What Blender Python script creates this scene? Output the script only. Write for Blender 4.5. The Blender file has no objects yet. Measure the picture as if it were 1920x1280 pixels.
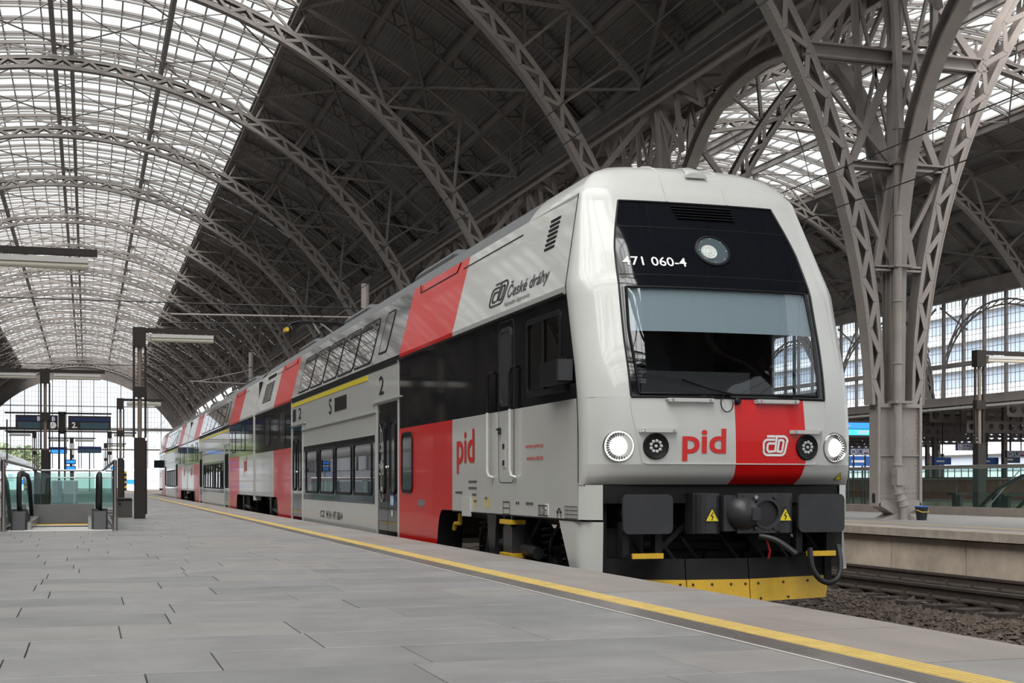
import bpy, math, random
import numpy as np
from mathutils import Vector, Matrix
random.seed(7); np.random.seed(7)
scene = bpy.context.scene
COL = scene.collection

# ------------------------------------------------------------------ camera
F_PX, HORIZON, VANISH, CAM_Z = 2614.0, 905.0, 163.0, 0.80   # measured on the 1920x1280 photograph
YAW = math.atan((960.0 - VANISH) / F_PX)
cam_data = bpy.data.cameras.new('camera')
cam_data.sensor_width = 36.0
cam_data.lens = 36.0 * F_PX / 1920.0
cam_data.shift_y = (HORIZON - 640.0) / 1920.0
cam_data.clip_end = 2000.0
cam_data.clip_start = 0.1
camera = bpy.data.objects.new('camera', cam_data)
camera.location = (0, 0, CAM_Z)
camera.rotation_euler = (math.pi / 2, 0, -YAW)
COL.objects.link(camera)
scene.camera = camera

# ------------------------------------------------------------------ sky and exposure
world = bpy.data.worlds.new('overcast_sky')
scene.world = world
world.use_nodes = True
wn = world.node_tree.nodes
bg = wn['Background']
bg.inputs[0].default_value = (0.93, 0.965, 1.0, 1)
bg.inputs[1].default_value = 0.42
scene.view_settings.view_transform = 'Standard'
scene.view_settings.look = 'None'
scene.view_settings.gamma = 1.0
scene.view_settings.use_curve_mapping = False
scene.view_settings.exposure = 1.55
sun_data = bpy.data.lights.new('fill_sun', 'SUN')  # added soft fill: lifts floor and train while the visible panes stay dim
sun_data.energy = 4.0
sun_data.angle = math.radians(70)
sun_data.color = (1.0, 0.965, 0.92)
sun = bpy.data.objects.new('fill_sun', sun_data)
sun.rotation_euler = Vector((.36, .46, -.81)).to_track_quat('-Z', 'Y').to_euler()
sun.location = (0, -40, 60)
COL.objects.link(sun)

# ------------------------------------------------------------------ projection helpers (pixel <-> metres)
CY, SY = math.cos(YAW), math.sin(YAW)
def proj(X, Y, Z):
    d = X * SY + Y * CY
    return 960 + F_PX * (X * CY - Y * SY) / d, HORIZON - F_PX * (Z - CAM_Z) / d, d
def on_x(x, y, X):
    u = (x - 960) / F_PX
    Y = X * (CY - u * SY) / (SY + u * CY)
    return Y, CAM_Z + (HORIZON - y) / F_PX * (X * SY + Y * CY)
def at_depth(x, y, d):
    r = (x - 960) / F_PX * d
    return r * CY + d * SY, -r * SY + d * CY, CAM_Z + (HORIZON - y) / F_PX * d

# ------------------------------------------------------------------ materials
MATS = {}
def mat(name, col, rough=0.5, metal=0.0, coat=0.0, var=0.0, vscale=3.0, bump=0.0, bscale=40.0, spec=0.5, stretch=None, emit=None, estr=0.0):
    m = bpy.data.materials.new(name); m.use_nodes = True
    nt = m.node_tree; n = nt.nodes; l = nt.links
    b = n['Principled BSDF']
    b.inputs['Base Color'].default_value = (*col, 1)
    b.inputs['Roughness'].default_value = rough
    b.inputs['Metallic'].default_value = metal
    b.inputs['Specular IOR Level'].default_value = spec
    if coat:
        b.inputs['Coat Weight'].default_value = coat
        b.inputs['Coat Roughness'].default_value = 0.04
    if emit:
        b.inputs['Emission Color'].default_value = (*emit, 1)
        b.inputs['Emission Strength'].default_value = estr
    if var or bump:
        tc = n.new('ShaderNodeNewGeometry'); mp = n.new('ShaderNodeMapping')
        l.new(tc.outputs['Position'], mp.inputs[0])
        if stretch: mp.inputs['Scale'].default_value = stretch
    if var:
        t = n.new('ShaderNodeTexNoise'); t.inputs['Scale'].default_value = vscale; t.inputs['Detail'].default_value = 6
        t.inputs['Roughness'].default_value = 0.65
        l.new(mp.outputs[0], t.inputs[0])
        r = n.new('ShaderNodeMapRange'); r.inputs[1].default_value = 0.3; r.inputs[2].default_value = 0.7
        r.inputs[3].default_value = 1 - var; r.inputs[4].default_value = 1 + var
        l.new(t.outputs[0], r.inputs[0])
        mx = n.new('ShaderNodeMix'); mx.data_type = 'RGBA'; mx.blend_type = 'MULTIPLY'; mx.inputs[0].default_value = 1
        mx.inputs[6].default_value = (*col, 1)
        l.new(r.outputs[0], mx.inputs[7]); l.new(mx.outputs[2], b.inputs['Base Color'])
    if bump:
        t2 = n.new('ShaderNodeTexNoise'); t2.inputs['Scale'].default_value = bscale; t2.inputs['Detail'].default_value = 4
        l.new(mp.outputs[0], t2.inputs[0])
        bp = n.new('ShaderNodeBump'); bp.inputs['Strength'].default_value = bump; bp.inputs['Distance'].default_value = 0.01
        l.new(t2.outputs[0], bp.inputs['Height']); l.new(bp.outputs[0], b.inputs['Normal'])
    MATS[name] = m
    return m
def glass_mat(name, tint, refl=0.12, rough=0.0, base=None, opac=0.0):
    """thin glazing: tinted see-through with a mirror reflection that grows at grazing angles"""
    m = bpy.data.materials.new(name); m.use_nodes = True
    nt = m.node_tree; n = nt.nodes; l = nt.links
    n.remove(n['Principled BSDF']); out = n['Material Output']
    tr = n.new('ShaderNodeBsdfTransparent'); tr.inputs[0].default_value = (*tint, 1)
    gl = n.new('ShaderNodeBsdfGlossy'); gl.inputs['Roughness'].default_value = rough; gl.inputs[0].default_value = (0.95, 0.97, 1, 1)
    fr = n.new('ShaderNodeLayerWeight')
    pw = n.new('ShaderNodeMath'); pw.operation = 'POWER'; pw.inputs[1].default_value = 5.0
    mul = n.new('ShaderNodeMath'); mul.operation = 'MULTIPLY_ADD'; mul.inputs[1].default_value = 0.95; mul.inputs[2].default_value = refl
    mul.use_clamp = True
    l.new(fr.outputs['Facing'], pw.inputs[0]); l.new(pw.outputs[0], mul.inputs[0])
    body = tr.outputs[0]
    if base:
        df = n.new('ShaderNodeBsdfDiffuse'); df.inputs[0].default_value = (*base, 1)
        mb = n.new('ShaderNodeMixShader'); mb.inputs[0].default_value = opac
        l.new(tr.outputs[0], mb.inputs[1]); l.new(df.outputs[0], mb.inputs[2]); body = mb.outputs[0]
    mx = n.new('ShaderNodeMixShader'); l.new(mul.outputs[0], mx.inputs[0]); l.new(body, mx.inputs[1]); l.new(gl.outputs[0], mx.inputs[2])
    l.new(mx.outputs[0], out.inputs[0]); MATS[name] = m
    return m
def milky_mat(name, tint, col, k):
    m = bpy.data.materials.new(name); m.use_nodes = True
    nt = m.node_tree; n = nt.nodes; l = nt.links
    n.remove(n['Principled BSDF']); out = n['Material Output']
    tr = n.new('ShaderNodeBsdfTransparent'); tr.inputs[0].default_value = (*tint, 1)
    tl = n.new('ShaderNodeBsdfTranslucent')
    g = n.new('ShaderNodeNewGeometry')
    t = n.new('ShaderNodeTexNoise'); t.inputs['Scale'].default_value = 0.35; t.inputs['Detail'].default_value = 3
    l.new(g.outputs['Position'], t.inputs[0])
    cr = n.new('ShaderNodeValToRGB'); cr.color_ramp.elements[0].color = (*[c * 0.86 for c in col[:2]], col[2] * 0.78, 1)
    cr.color_ramp.elements[0].position = 0.35; cr.color_ramp.elements[1].position = 0.62; cr.color_ramp.elements[1].color = (*col, 1)
    l.new(t.outputs[0], cr.inputs[0]); l.new(cr.outputs[0], tl.inputs[0])
    mx = n.new('ShaderNodeMixShader'); mx.inputs[0].default_value = k
    l.new(tr.outputs[0], mx.inputs[1]); l.new(tl.outputs[0], mx.inputs[2]); l.new(mx.outputs[0], out.inputs[0]); MATS[name] = m
    return m
W_ = mat('train_white', (0.52, 0.525, 0.507), 0.30, coat=0.45, spec=0.4, var=0.03, vscale=1.2)
RED = mat('train_red', (0.60, 0.004, 0.004), 0.30, coat=0.2, spec=0.3, var=0.05, vscale=1.0)
BLK = mat('train_black_gloss', (0.006, 0.007, 0.010), 0.05, spec=0.6)
BLK2 = mat('rubber_black', (0.009, 0.0095, 0.011), 0.5, spec=0.25)
ROOFG = mat('train_roof_grey', (0.10, 0.105, 0.11), 0.4, var=0.15)
SILV = mat('window_surround_grey', (0.045, 0.048, 0.05), 0.05, spec=0.6)
UPGL = mat('upper_window_glass', (0.004, 0.0045, 0.005), 0.015, spec=0.5)
DARK = mat('underframe_dark', (0.013, 0.013, 0.014), 0.6, spec=0.25, var=0.3, vscale=5)
BUF = mat('buffer_grey', (0.032, 0.033, 0.036), 0.4, spec=0.4, var=0.15, vscale=4)
YEL = mat('safety_yellow', (0.66, 0.40, 0.025), 0.5, var=0.12, vscale=6)
YELW = mat('yellow_stripe', (0.82, 0.66, 0.015), 0.3)
INK = mat('ink_black', (0.012, 0.012, 0.014), 0.5)
INKG = mat('ink_grey', (0.035, 0.035, 0.04), 0.5)
INKR = mat('ink_red', (0.60, 0.02, 0.015), 0.4)
INKW = mat('ink_white', (0.80, 0.80, 0.80), 0.5)
INKY = mat('ink_yellow', (0.75, 0.52, 0.08), 0.5)
INKB = mat('ink_blue', (0.02, 0.12, 0.45), 0.5)
CHROME = mat('bare_metal', (0.38, 0.38, 0.38), 0.3, metal=1.0)
STEEL = mat('stainless', (0.42, 0.40, 0.38), 0.30, metal=1.0)
LAMPON = mat('lit_headlamp', (1, 1, 1), 0.3, emit=(1.0, 0.97, 0.88), estr=5.0)
LED = mat('led_lens', (0.55, 0.58, 0.56), 0.12, var=0.2, vscale=60)
GLASS = glass_mat('windscreen_glass', (0.62, 0.68, 0.71), 0.05)
SIDEGL = glass_mat('tinted_side_glass', (0.20, 0.21, 0.22), 0.10)
CLEAR = glass_mat('balustrade_glass', (0.74, 0.86, 0.83), 0.03, base=(0.35, 0.5, 0.46), opac=0.02)
ENDGL = glass_mat('hall_window_glass', (0.93, 0.95, 0.97), 0.02)
SKYGL = milky_mat('skylight_polycarbonate', (0.79, 0.81, 0.82), (0.66, 0.65, 0.60), 0.15)
BLIND = mat('roller_blind', (0.46, 0.50, 0.52), 0.8)
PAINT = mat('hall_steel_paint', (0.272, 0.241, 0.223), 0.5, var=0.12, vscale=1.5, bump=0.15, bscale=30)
PAINTSH = mat('hall_steel_shaded', (0.180, 0.158, 0.146), 0.55, var=0.2, vscale=0.8)  # hall paint darkened: backlit shade of the steel is put into the colour
CLAD = mat('roof_sheet', (0.23, 0.21, 0.198), 0.6, var=0.18, vscale=0.35)
BARS = mat('glazing_bar', (0.30, 0.275, 0.265), 0.5)
STONE = mat('granite_paving', (0.235, 0.23, 0.235), 0.48, var=0.16, vscale=2.2, bump=0.12, bscale=160)
STONE2 = mat('granite_paving_warm', (0.255, 0.243, 0.236), 0.52, var=0.14, vscale=2.6, bump=0.12, bscale=160)
STONE3 = mat('granite_paving_dark', (0.205, 0.204, 0.206), 0.5, var=0.16, vscale=2.0, bump=0.12, bscale=160)
EDGE = mat('edge_slab_stone', (0.245, 0.219, 0.203), 0.6, var=0.2, vscale=1.6, bump=0.15, bscale=120, stretch=(1, .25, 1))
JOINT = mat('joint_dark', (0.06, 0.058, 0.056), 0.9)
TACT = mat('tactile_metal', (0.24, 0.225, 0.215), 0.33, metal=0.35, var=0.3, vscale=1.2, stretch=(1, .3, 1))
TACTY = mat('tactile_yellow', (0.60, 0.435, 0.14), 0.5, var=0.15, vscale=4)
LINEW = mat('pale_line', (0.46, 0.44, 0.42), 0.5, var=0.1)
CONC = mat('old_concrete', (0.47, 0.39, 0.315), 0.8, var=0.3, vscale=1.6, bump=0.25, bscale=25)
CONC2 = mat('coping_concrete', (0.38, 0.328, 0.28), 0.8, var=0.3, vscale=2.5, bump=0.3, bscale=25)
BALL = mat('ballast_earth', (0.060, 0.048, 0.040), 0.95, var=0.45, vscale=2.0, bump=0.8, bscale=30)
GRAV = mat('ballast_stone', (0.105, 0.080, 0.064), 0.9, var=0.55, vscale=9.0)
RAIL = mat('rail_rust', (0.060, 0.045, 0.036), 0.7, var=0.3, vscale=6)
RAILT = mat('rail_head', (0.17, 0.155, 0.145), 0.35, metal=0.8)
SLEEP = mat('sleeper_wood', (0.065, 0.05, 0.042), 0.9, var=0.4, vscale=5)
BRONZE = mat('lamp_post_bronze', (0.032, 0.027, 0.025), 0.5, spec=0.25, var=0.1)
BRONZEL = mat('lamp_post_inner_tube', (0.20, 0.155, 0.125), 0.4)
TUBEW = mat('fluorescent_cover', (0.60, 0.56, 0.46), 0.4)
TUBEH = mat('lamp_housing', (0.52, 0.51, 0.49), 0.4)
NAVY = mat('sign_navy', (0.010, 0.022, 0.090), 0.4)
SCRN = mat('screen_teal', (0.035, 0.075, 0.10), 0.25)
SCRON = mat('screen_lit', (0.01, 0.15, 0.25), 0.3, emit=(0.05, 0.55, 0.75), estr=0.5)
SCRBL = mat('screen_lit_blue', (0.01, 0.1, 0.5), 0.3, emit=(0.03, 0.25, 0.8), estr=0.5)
CABN = mat('cabinet_bluegrey', (0.30, 0.36, 0.40), 0.4)
GREYM = mat('grey_panel', (0.20, 0.195, 0.19), 0.5, var=0.06)
LEAF = mat('foliage', (0.20, 0.25, 0.13), 0.8, var=0.4, vscale=0.6)
BRICK = mat('far_brick', (0.30, 0.12, 0.08), 0.8, var=0.2)
BLDG = mat('pale_facade', (0.80, 0.83, 0.87), 0.7)
BLDW = mat('facade_window', (0.50, 0.58, 0.68), 0.3)
CABIN = mat('cab_interior', (0.10, 0.092, 0.088), 0.8)
SEAT = mat('seat_fabric', (0.05, 0.06, 0.075), 0.9)
MASON = mat('station_masonry', (0.22, 0.19, 0.165), 0.8, var=0.2, vscale=0.5)
SEATW = mat('saloon_wall', (0.20, 0.17, 0.13), 0.7)

# ------------------------------------------------------------------ mesh builder
class MB:
    def __init__(s): s.v = []; s.f = []
    def add(s, vs, fs):
        o = len(s.v); s.v += [tuple(p) for p in vs]; s.f += [tuple(i + o for i in q) for q in fs]; return s
    def box(s, x0, x1, y0, y1, z0, z1):
        v = [(x, y, z) for z in (z0, z1) for y in (y0, y1) for x in (x0, x1)]
        return s.add(v, [(0, 2, 3, 1), (4, 5, 7, 6), (0, 1, 5, 4), (2, 6, 7, 3), (0, 4, 6, 2), (1, 3, 7, 5)])
    def cbox(s, x0, x1, y0, y1, z0, z1, c):
        """box with chamfered upper edges"""
        v = [(x0, y0, z0), (x1, y0, z0), (x1, y1, z0), (x0, y1, z0), (x0, y0, z1 - c), (x1, y0, z1 - c), (x1, y1, z1 - c), (x0, y1, z1 - c),
             (x0 + c, y0 + c, z1), (x1 - c, y0 + c, z1), (x1 - c, y1 - c, z1), (x0 + c, y1 - c, z1)]
        fs = [(3, 2, 1, 0), (8, 9, 10, 11)]
        for a, b in ((0, 4), (4, 8)):
            for i in range(4): fs.append((a + i, a + (i + 1) % 4, b + (i + 1) % 4, b + i))
        return s.add(v, fs)
    def bar(s, p, q, w, h, up=(0, 0, 1)):
        p = Vector(p); q = Vector(q); d = (q - p).normalized(); up = Vector(up)
        a = d.cross(up)
        if a.length < 1e-4: a = d.cross(Vector((1, 0, 0)))
        a.normalize(); b = a.cross(d)
        v = [c + a * (i * w / 2) + b * (j * h / 2) for c in (p, q) for i, j in ((-1, -1), (1, -1), (1, 1), (-1, 1))]
        return s.add(v, [(3, 2, 1, 0), (4, 5, 6, 7), (0, 1, 5, 4), (1, 2, 6, 5), (2, 3, 7, 6), (3, 0, 4, 7)])
    def tube(s, pts, r, n=8, caps=True):
        P = [Vector(p) for p in pts]; R = r if isinstance(r, (list, tuple)) else [r] * len(P)
        o = len(s.v); prev = None
        for i, p in enumerate(P):
            t = (P[min(i + 1, len(P) - 1)] - P[max(i - 1, 0)]).normalized()
            if prev is None:
                a = t.cross(Vector((0, 0, 1)))
                if a.length < 1e-3: a = t.cross(Vector((1, 0, 0)))
            else: a = prev - t * prev.dot(t)
            a.normalize(); prev = a; b = t.cross(a)
            for k in range(n):
                w = 2 * math.pi * k / n
                s.v.append(tuple(p + (a * math.cos(w) + b * math.sin(w)) * R[i]))
        for i in range(len(P) - 1):
            for k in range(n):
                s.f.append((o + i * n + k, o + i * n + (k + 1) % n, o + (i + 1) * n + (k + 1) % n, o + (i + 1) * n + k))
        if caps:
            s.f.append(tuple(o + k for k in reversed(range(n)))); s.f.append(tuple(o + (len(P) - 1) * n + k for k in range(n)))
        return s
    def prism(s, poly, fn, a, b):
        """poly (p,q) pushed between a and b; fn(p,q,t) -> point"""
        n = len(poly); v = [fn(p, q, a) for p, q in poly] + [fn(p, q, b) for p, q in poly]
        fs = [tuple(reversed(range(n))), tuple(range(n, 2 * n))] + [(i, (i + 1) % n, n + (i + 1) % n, n + i) for i in range(n)]
        return s.add(v, fs)
    def ring(s, outer, inner, fn, a, b):
        n = len(outer)
        v = [fn(p, q, t) for t in (a, b) for L in (outer, inner) for p, q in L]
        fs = []
        for i in range(n):
            j = (i + 1) % n
            fs += [(i, n + i, n + j, j), (2 * n + i, 2 * n + j, 3 * n + j, 3 * n + i), (i, j, 2 * n + j, 2 * n + i), (n + i, 3 * n + i, 3 * n + j, n + j)]
        return s.add(v, fs)
    def lathe(s, prof, c, axis, n=20):
        axis = Vector(axis).normalized(); a = axis.cross(Vector((0, 0, 1)))
        if a.length < 1e-3: a = Vector((1, 0, 0))
        a.normalize(); b = axis.cross(a); c = Vector(c); o = len(s.v)
        for r, h in prof:
            for k in range(n):
                w = 2 * math.pi * k / n
                s.v.append(tuple(c + axis * h + (a * math.cos(w) + b * math.sin(w)) * r))
        for i in range(len(prof) - 1):
            for k in range(n):
                s.f.append((o + i * n + k, o + i * n + (k + 1) % n, o + (i + 1) * n + (k + 1) % n, o + (i + 1) * n + k))
        s.f.append(tuple(o + k for k in reversed(range(n)))); s.f.append(tuple(o + (len(prof) - 1) * n + k for k in range(n)))
        return s
    def grid(s, rows, thick=None):
        """rows: list of rows of points (equal length)"""
        o = len(s.v); nc = len(rows[0])
        for r in rows: s.v += [tuple(p) for p in r]
        for i in range(len(rows) - 1):
            for j in range(nc - 1):
                s.f.append((o + i * nc + j, o + i * nc + j + 1, o + (i + 1) * nc + j + 1, o + (i + 1) * nc + j))
        return s
    def mesh(s, name, origin=(0, 0, 0), smooth=False):
        me = bpy.data.meshes.new(name); ox, oy, oz = origin
        me.from_pydata([(x - ox, y - oy, z - oz) for x, y, z in s.v], [], s.f)
        if smooth:
            for p in me.polygons: p.use_smooth = True
            try: me.set_sharp_from_angle(angle=math.radians(38))
            except Exception: pass
        return me
def curve_pts(P, n=5):
    """Catmull-Rom points through P"""
    P = [Vector(p) for p in P]; out = []
    for i in range(len(P) - 1):
        a, b, c, d = P[max(i - 1, 0)], P[i], P[i + 1], P[min(i + 2, len(P) - 1)]
        for k in range(n):
            t = k / n; out.append(.5 * ((2 * b) + (c - a) * t + (2 * a - 5 * b + 4 * c - d) * t * t + (3 * b - a - 3 * c + d) * t ** 3))
    return out + [P[-1]]
def wloc(o):
    p = Vector((0, 0, 0))
    while o is not None: p += o.location; o = o.parent
    return p
def build(name, mb, m, parent=None, origin=None, smooth=False, label=None):
    base = wloc(parent) if parent is not None else Vector((0, 0, 0))
    org = Vector(origin) if origin is not None else base
    me = mb.mesh(name, org, smooth); me.materials.append(MATS[m] if isinstance(m, str) else m)
    o = bpy.data.objects.new(name, me); COL.objects.link(o)
    o.parent = parent; o.location = org - base
    if label: o['label'] = label
    return o
def put(name, me, parent, loc, rot=None):
    o = bpy.data.objects.new(name, me); COL.objects.link(o); o.parent = parent
    o.location = Vector(loc) - (wloc(parent) if parent is not None else Vector((0, 0, 0)))
    if rot: o.rotation_euler = rot
    return o
def tag(o, label=None, cat=None, group=None, kind=None):
    if label: o['label'] = label
    if cat: o['category'] = cat
    if group: o['group'] = group
    if kind: o['kind'] = kind
    return o
def thing(name, loc, label, cat, group=None):
    o = bpy.data.objects.new(name, None); COL.objects.link(o); o.location = loc; o.empty_display_size = 0.2
    return tag(o, label, cat, group)
def copy_tree(o, loc, parent=None, label=None, group=None):
    c = o.copy(); COL.objects.link(c); c.parent = parent
    if loc is not None: c.location = loc
    if label: c['label'] = label
    if group: c['group'] = group
    for ch in list(o.children): copy_tree(ch, None, c)
    return c
def rrect(p0, p1, q0, q1, r, n=4):
    out = []
    for cx, cy, a0 in ((p1 - r, q1 - r, 0), (p0 + r, q1 - r, 90), (p0 + r, q0 + r, 180), (p1 - r, q0 + r, 270)):
        for k in range(n + 1):
            a = math.radians(a0 + 90 * k / n); out.append((cx + r * math.cos(a), cy + r * math.sin(a)))
    return out
def circ(cx, cy, r, n=16, ry=None):
    ry = r if ry is None else ry
    return [(cx + r * math.cos(2 * math.pi * k / n), cy + ry * math.sin(2 * math.pi * k / n)) for k in range(n)]
def text_geo(s, size, bold=0.0, wscale=1.0, align='LEFT', space=1.0):
    cu = bpy.data.curves.new('lettering', 'FONT'); cu.body = s; cu.size = size; cu.align_x = align
    cu.resolution_u = 4; cu.offset = bold; cu.space_character = space
    o = bpy.data.objects.new('lettering', cu); COL.objects.link(o)
    dg = bpy.context.evaluated_depsgraph_get(); me = o.evaluated_get(dg).to_mesh()
    v = [(p.co.x * wscale, p.co.y) for p in me.vertices]; f = [tuple(p.vertices) for p in me.polygons]
    o.evaluated_get(dg).to_mesh_clear(); bpy.data.objects.remove(o); bpy.data.curves.remove(cu)
    return v, f
def text_part(name, s, size, fn, m, parent, **k):
    """fn(tx, tz) -> world point; lettering as thin geometry just proud of its surface"""
    v, f = text_geo(s, size, **k); mb = MB()
    if f: mb.add([fn(a, b) for a, b in v], f)
    return build(name, mb, m, parent)
def strokes(mb, lines, w, fn, n=1):
    """flat strokes of width w along 2-D polylines"""
    for L in lines:
        for (a, b), (c, d) in zip(L[:-1], L[1:]):
            dx, dy = c - a, d - b; q = math.hypot(dx, dy)
            if q < 1e-6: continue
            nx, ny = -dy / q * w / 2, dx / q * w / 2; ex, ey = dx / q * w * .35, dy / q * w * .35
            mb.add([fn(a + nx - ex, b + ny - ey), fn(a - nx - ex, b - ny - ey), fn(c - nx + ex, d - ny + ey), fn(c + nx + ex, d + ny + ey)], [(0, 1, 2, 3)])
    return mb
def arcpts(cx, cy, r, a0, a1, n=8, ry=None):
    ry = ry or r
    return [(cx + r * math.cos(math.radians(a0 + (a1 - a0) * k / n)), cy + ry * math.sin(math.radians(a0 + (a1 - a0) * k / n))) for k in range(n + 1)]

# ================================================================== THE HALL
BAY, Y0 = 12.3, 25.8
K0, K1 = -4, 16                                  # first and last main rib
YA, YB = Y0 + K0 * BAY, Y0 + K1 * BAY            # hall from the wall behind the camera to the far end wall
HC = (-1.0, 33.6)                                # axes of the two naves
RO, ZO = 23.5, -3.5                              # roof surface: arc
RA, RB, RZ = 16.7, 16.5, 2.0                     # main rib: inner chord ellipse
def roof_pt(x):                                  # x from nave axis -> z
    return ZO + math.sqrt(RO * RO - x * x)
def roof_at(a, dr=0.0):                          # angle from vertical -> (x, z)
    return (RO + dr) * math.sin(a), ZO + (RO + dr) * math.cos(a)
A_GL = math.asin(8.5 / RO); A_VA = math.asin(17.3 / RO)
def rib_pt(t, dr=0.0):
    dr *= min(1.0, .5 + .5 * min(t, math.pi - t) / .5)      # the rib is shallower near its foot
    x, z = (RA) * math.cos(t), RB * math.sin(t)
    nx, nz = math.cos(t) / RA, math.sin(t) / RB; q = math.hypot(nx, nz)
    return x + nx / q * dr, RZ + z + nz / q * dr

# ---- one main rib (shared mesh): box lattice arch with riveted flanges, hangers up to the roof
def rib_meshes():
    N = 72; T = [math.radians(1.5) + (math.pi - math.radians(3)) * k / N for k in range(N + 1)]; DP = .50
    fl = MB()
    for dr, w in ((0.0, .34), (DP, .32)):
        rows = []
        for t in T:
            a = rib_pt(t, dr - .02); b = rib_pt(t, dr + .02)
            rows.append([(a[0], -w / 2, a[1]), (a[0], w / 2, a[1]), (b[0], w / 2, b[1]), (b[0], -w / 2, b[1]), (a[0], -w / 2, a[1])])
        fl.grid(rows)
    for dr0, dr1 in ((0.0, .13), (DP - .12, DP)):
        for y in (-.14, .14):
            rows = []
            for t in T:
                a = rib_pt(t, dr0); b = rib_pt(t, dr1)
                rows.append([(a[0], y - .012, a[1]), (a[0], y + .012, a[1]), (b[0], y + .012, b[1]), (b[0], y - .012, b[1]), (a[0], y - .012, a[1])])
            fl.grid(rows)
    la = MB(); n = 96
    for y in (-.15, .15):
        for k in range(n):
            t0 = T[0] + (T[-1] - T[0]) * k / n; t1 = T[0] + (T[-1] - T[0]) * (k + 1) / n
            a, b = rib_pt(t0, .08 if k % 2 else DP - .08), rib_pt(t1, DP - .08 if k % 2 else .08)
            la.bar((a[0], y, a[1]), (b[0], y, b[1]), .11, .02, up=(0, 1, 0))
    rv = MB()
    for i in range(460):
        t = T[0] + (T[-1] - T[0]) * (i + .5) / 460
        x, z = rib_pt(t, -.02); x2, z2 = rib_pt(t, -.04)
        tx, tz = -math.sin(t) * .018, math.cos(t) * .018
        for y in (-.13, .13):
            rv.add([(x - tx, y - .018, z - tz), (x + tx, y - .018, z + tz), (x + tx, y + .018, z + tz), (x - tx, y + .018, z - tz), (x2, y, z2)], [(1, 0, 4), (2, 1, 4), (3, 2, 4), (0, 3, 4)])
    # truss between the rib and the roof: upper arc, posts, slanting struts with gussets
    hg = MB(); M = 16; A = [-A_VA * .93 + 2 * A_VA * .93 * k / M for k in range(M + 1)]
    rows = []
    for k in range(65):
        a = -A_VA + 2 * A_VA * k / 64; p, q = roof_at(a, -.50), roof_at(a, -.36)
        rows.append([(p[0], -.07, p[1]), (p[0], .07, p[1]), (q[0], .07, q[1]), (q[0], -.07, q[1]), (p[0], -.07, p[1])])
    hg.grid(rows)
    def foot(a):
        x, z = roof_at(a, -.45); t = math.atan2((z - RZ) / RB, x / RA); p = rib_pt(t, DP); return (x, 0, z), (p[0], 0, p[1])
    for k, a in enumerate(A):
        u, f = foot(a)
        if math.hypot(u[0] - f[0], u[2] - f[2]) > .12: hg.bar(f, u, .08, .10, up=(0, 1, 0))
        hg.box(u[0] - .16, u[0] + .16, -.02, .02, u[2] - .2, u[2] + .05)
        if k < M:
            u2, f2 = foot(A[k + 1])
            if (k % 2 == 0): hg.bar(f, u2, .09, .10, up=(0, 1, 0))
            else: hg.bar(u, f2, .09, .10, up=(0, 1, 0))
    return fl.mesh('arched_rib'), la.mesh('rib_lattice'), rv.mesh('rib_rivets'), hg.mesh('rib_truss')
PURL_G = [0.0, math.asin(4.25 / RO), A_GL]
PURL_D = [A_GL + (A_VA - A_GL) * k / 4 for k in (1, 2, 3)]
rib_me = rib_meshes()
for me in rib_me: me.materials.append(PAINT if me.name.startswith(('arched', 'rib_riv')) else PAINT)

# ---- rafters between the main ribs
def rafter_mesh(kind):
    mb = MB(); n = 26
    for s in (-1, 1):
        A = [s * (A_GL + (A_VA - A_GL) * k / n) for k in range(n + 1)]
        if kind == 'channel':
            for y in (-.42, .42):
                for dr in (-.05, -.30):
                    rows = []
                    for a in A:
                        p, q = roof_at(a, dr - .03), roof_at(a, dr + .03)
                        rows.append([(p[0], y - .06, p[1]), (p[0], y + .06, p[1]), (q[0], y + .06, q[1]), (q[0], y - .06, q[1]), (p[0], y - .06, p[1])])
                    mb.grid(rows)
            rows = [[(roof_at(a, -.12)[0], y, roof_at(a, -.12)[1]) for y in (-.42, .42)] for a in A]
            mb.grid(rows)
        else:
            for dr in (-.06, -.50):
                rows = []
                for a in A:
                    p, q = roof_at(a, dr - .03), roof_at(a, dr + .03)
                    rows.append([(p[0], -.06, p[1]), (p[0], .06, p[1]), (q[0], .06, q[1]), (q[0], -.06, q[1]), (p[0], -.06, p[1])])
                mb.grid(rows)
            for k in range(n):
                p, q = roof_at(A[k], -.06 if k % 2 else -.50), roof_at(A[k + 1], -.50 if k % 2 else -.06)
                mb.bar((p[0], 0, p[1]), (q[0], 0, q[1]), .06, .05)
    me = mb.mesh('lattice_rafter'); me.materials.append(PAINTSH); return me
raf_l, raf_c = rafter_mesh('lattice'), rafter_mesh('channel')

# ---- corrugated sheet panels (real corrugation), one per side and purlin gap
def sheet_mesh(a0, a1, lap=0.0):
    a0 -= .006; a1 += .006; n = int((a1 - a0) * RO / .16); rows = []
    for k in range(n * 4 + 1):
        a = a0 + (a1 - a0) * k / (n * 4)
        dr = (0, .035, .035, 0)[k % 4]
        p = roof_at(a, dr + .01 + lap); q = roof_at(a, dr + .04 + lap); rows.append([(p[0], -.06, p[1]), (q[0], BAY + .06, q[1])])
    me = MB().grid(rows).mesh('roof_sheet'); me.materials.append(CLAD); return me
edges = [A_GL] + PURL_D + [A_VA]
sheets = [sheet_mesh(edges[i], edges[i + 1], .05 * (i % 2)) for i in range(4)] + [sheet_mesh(-edges[i + 1], -edges[i], .05 * (i % 2)) for i in range(4)]

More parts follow.
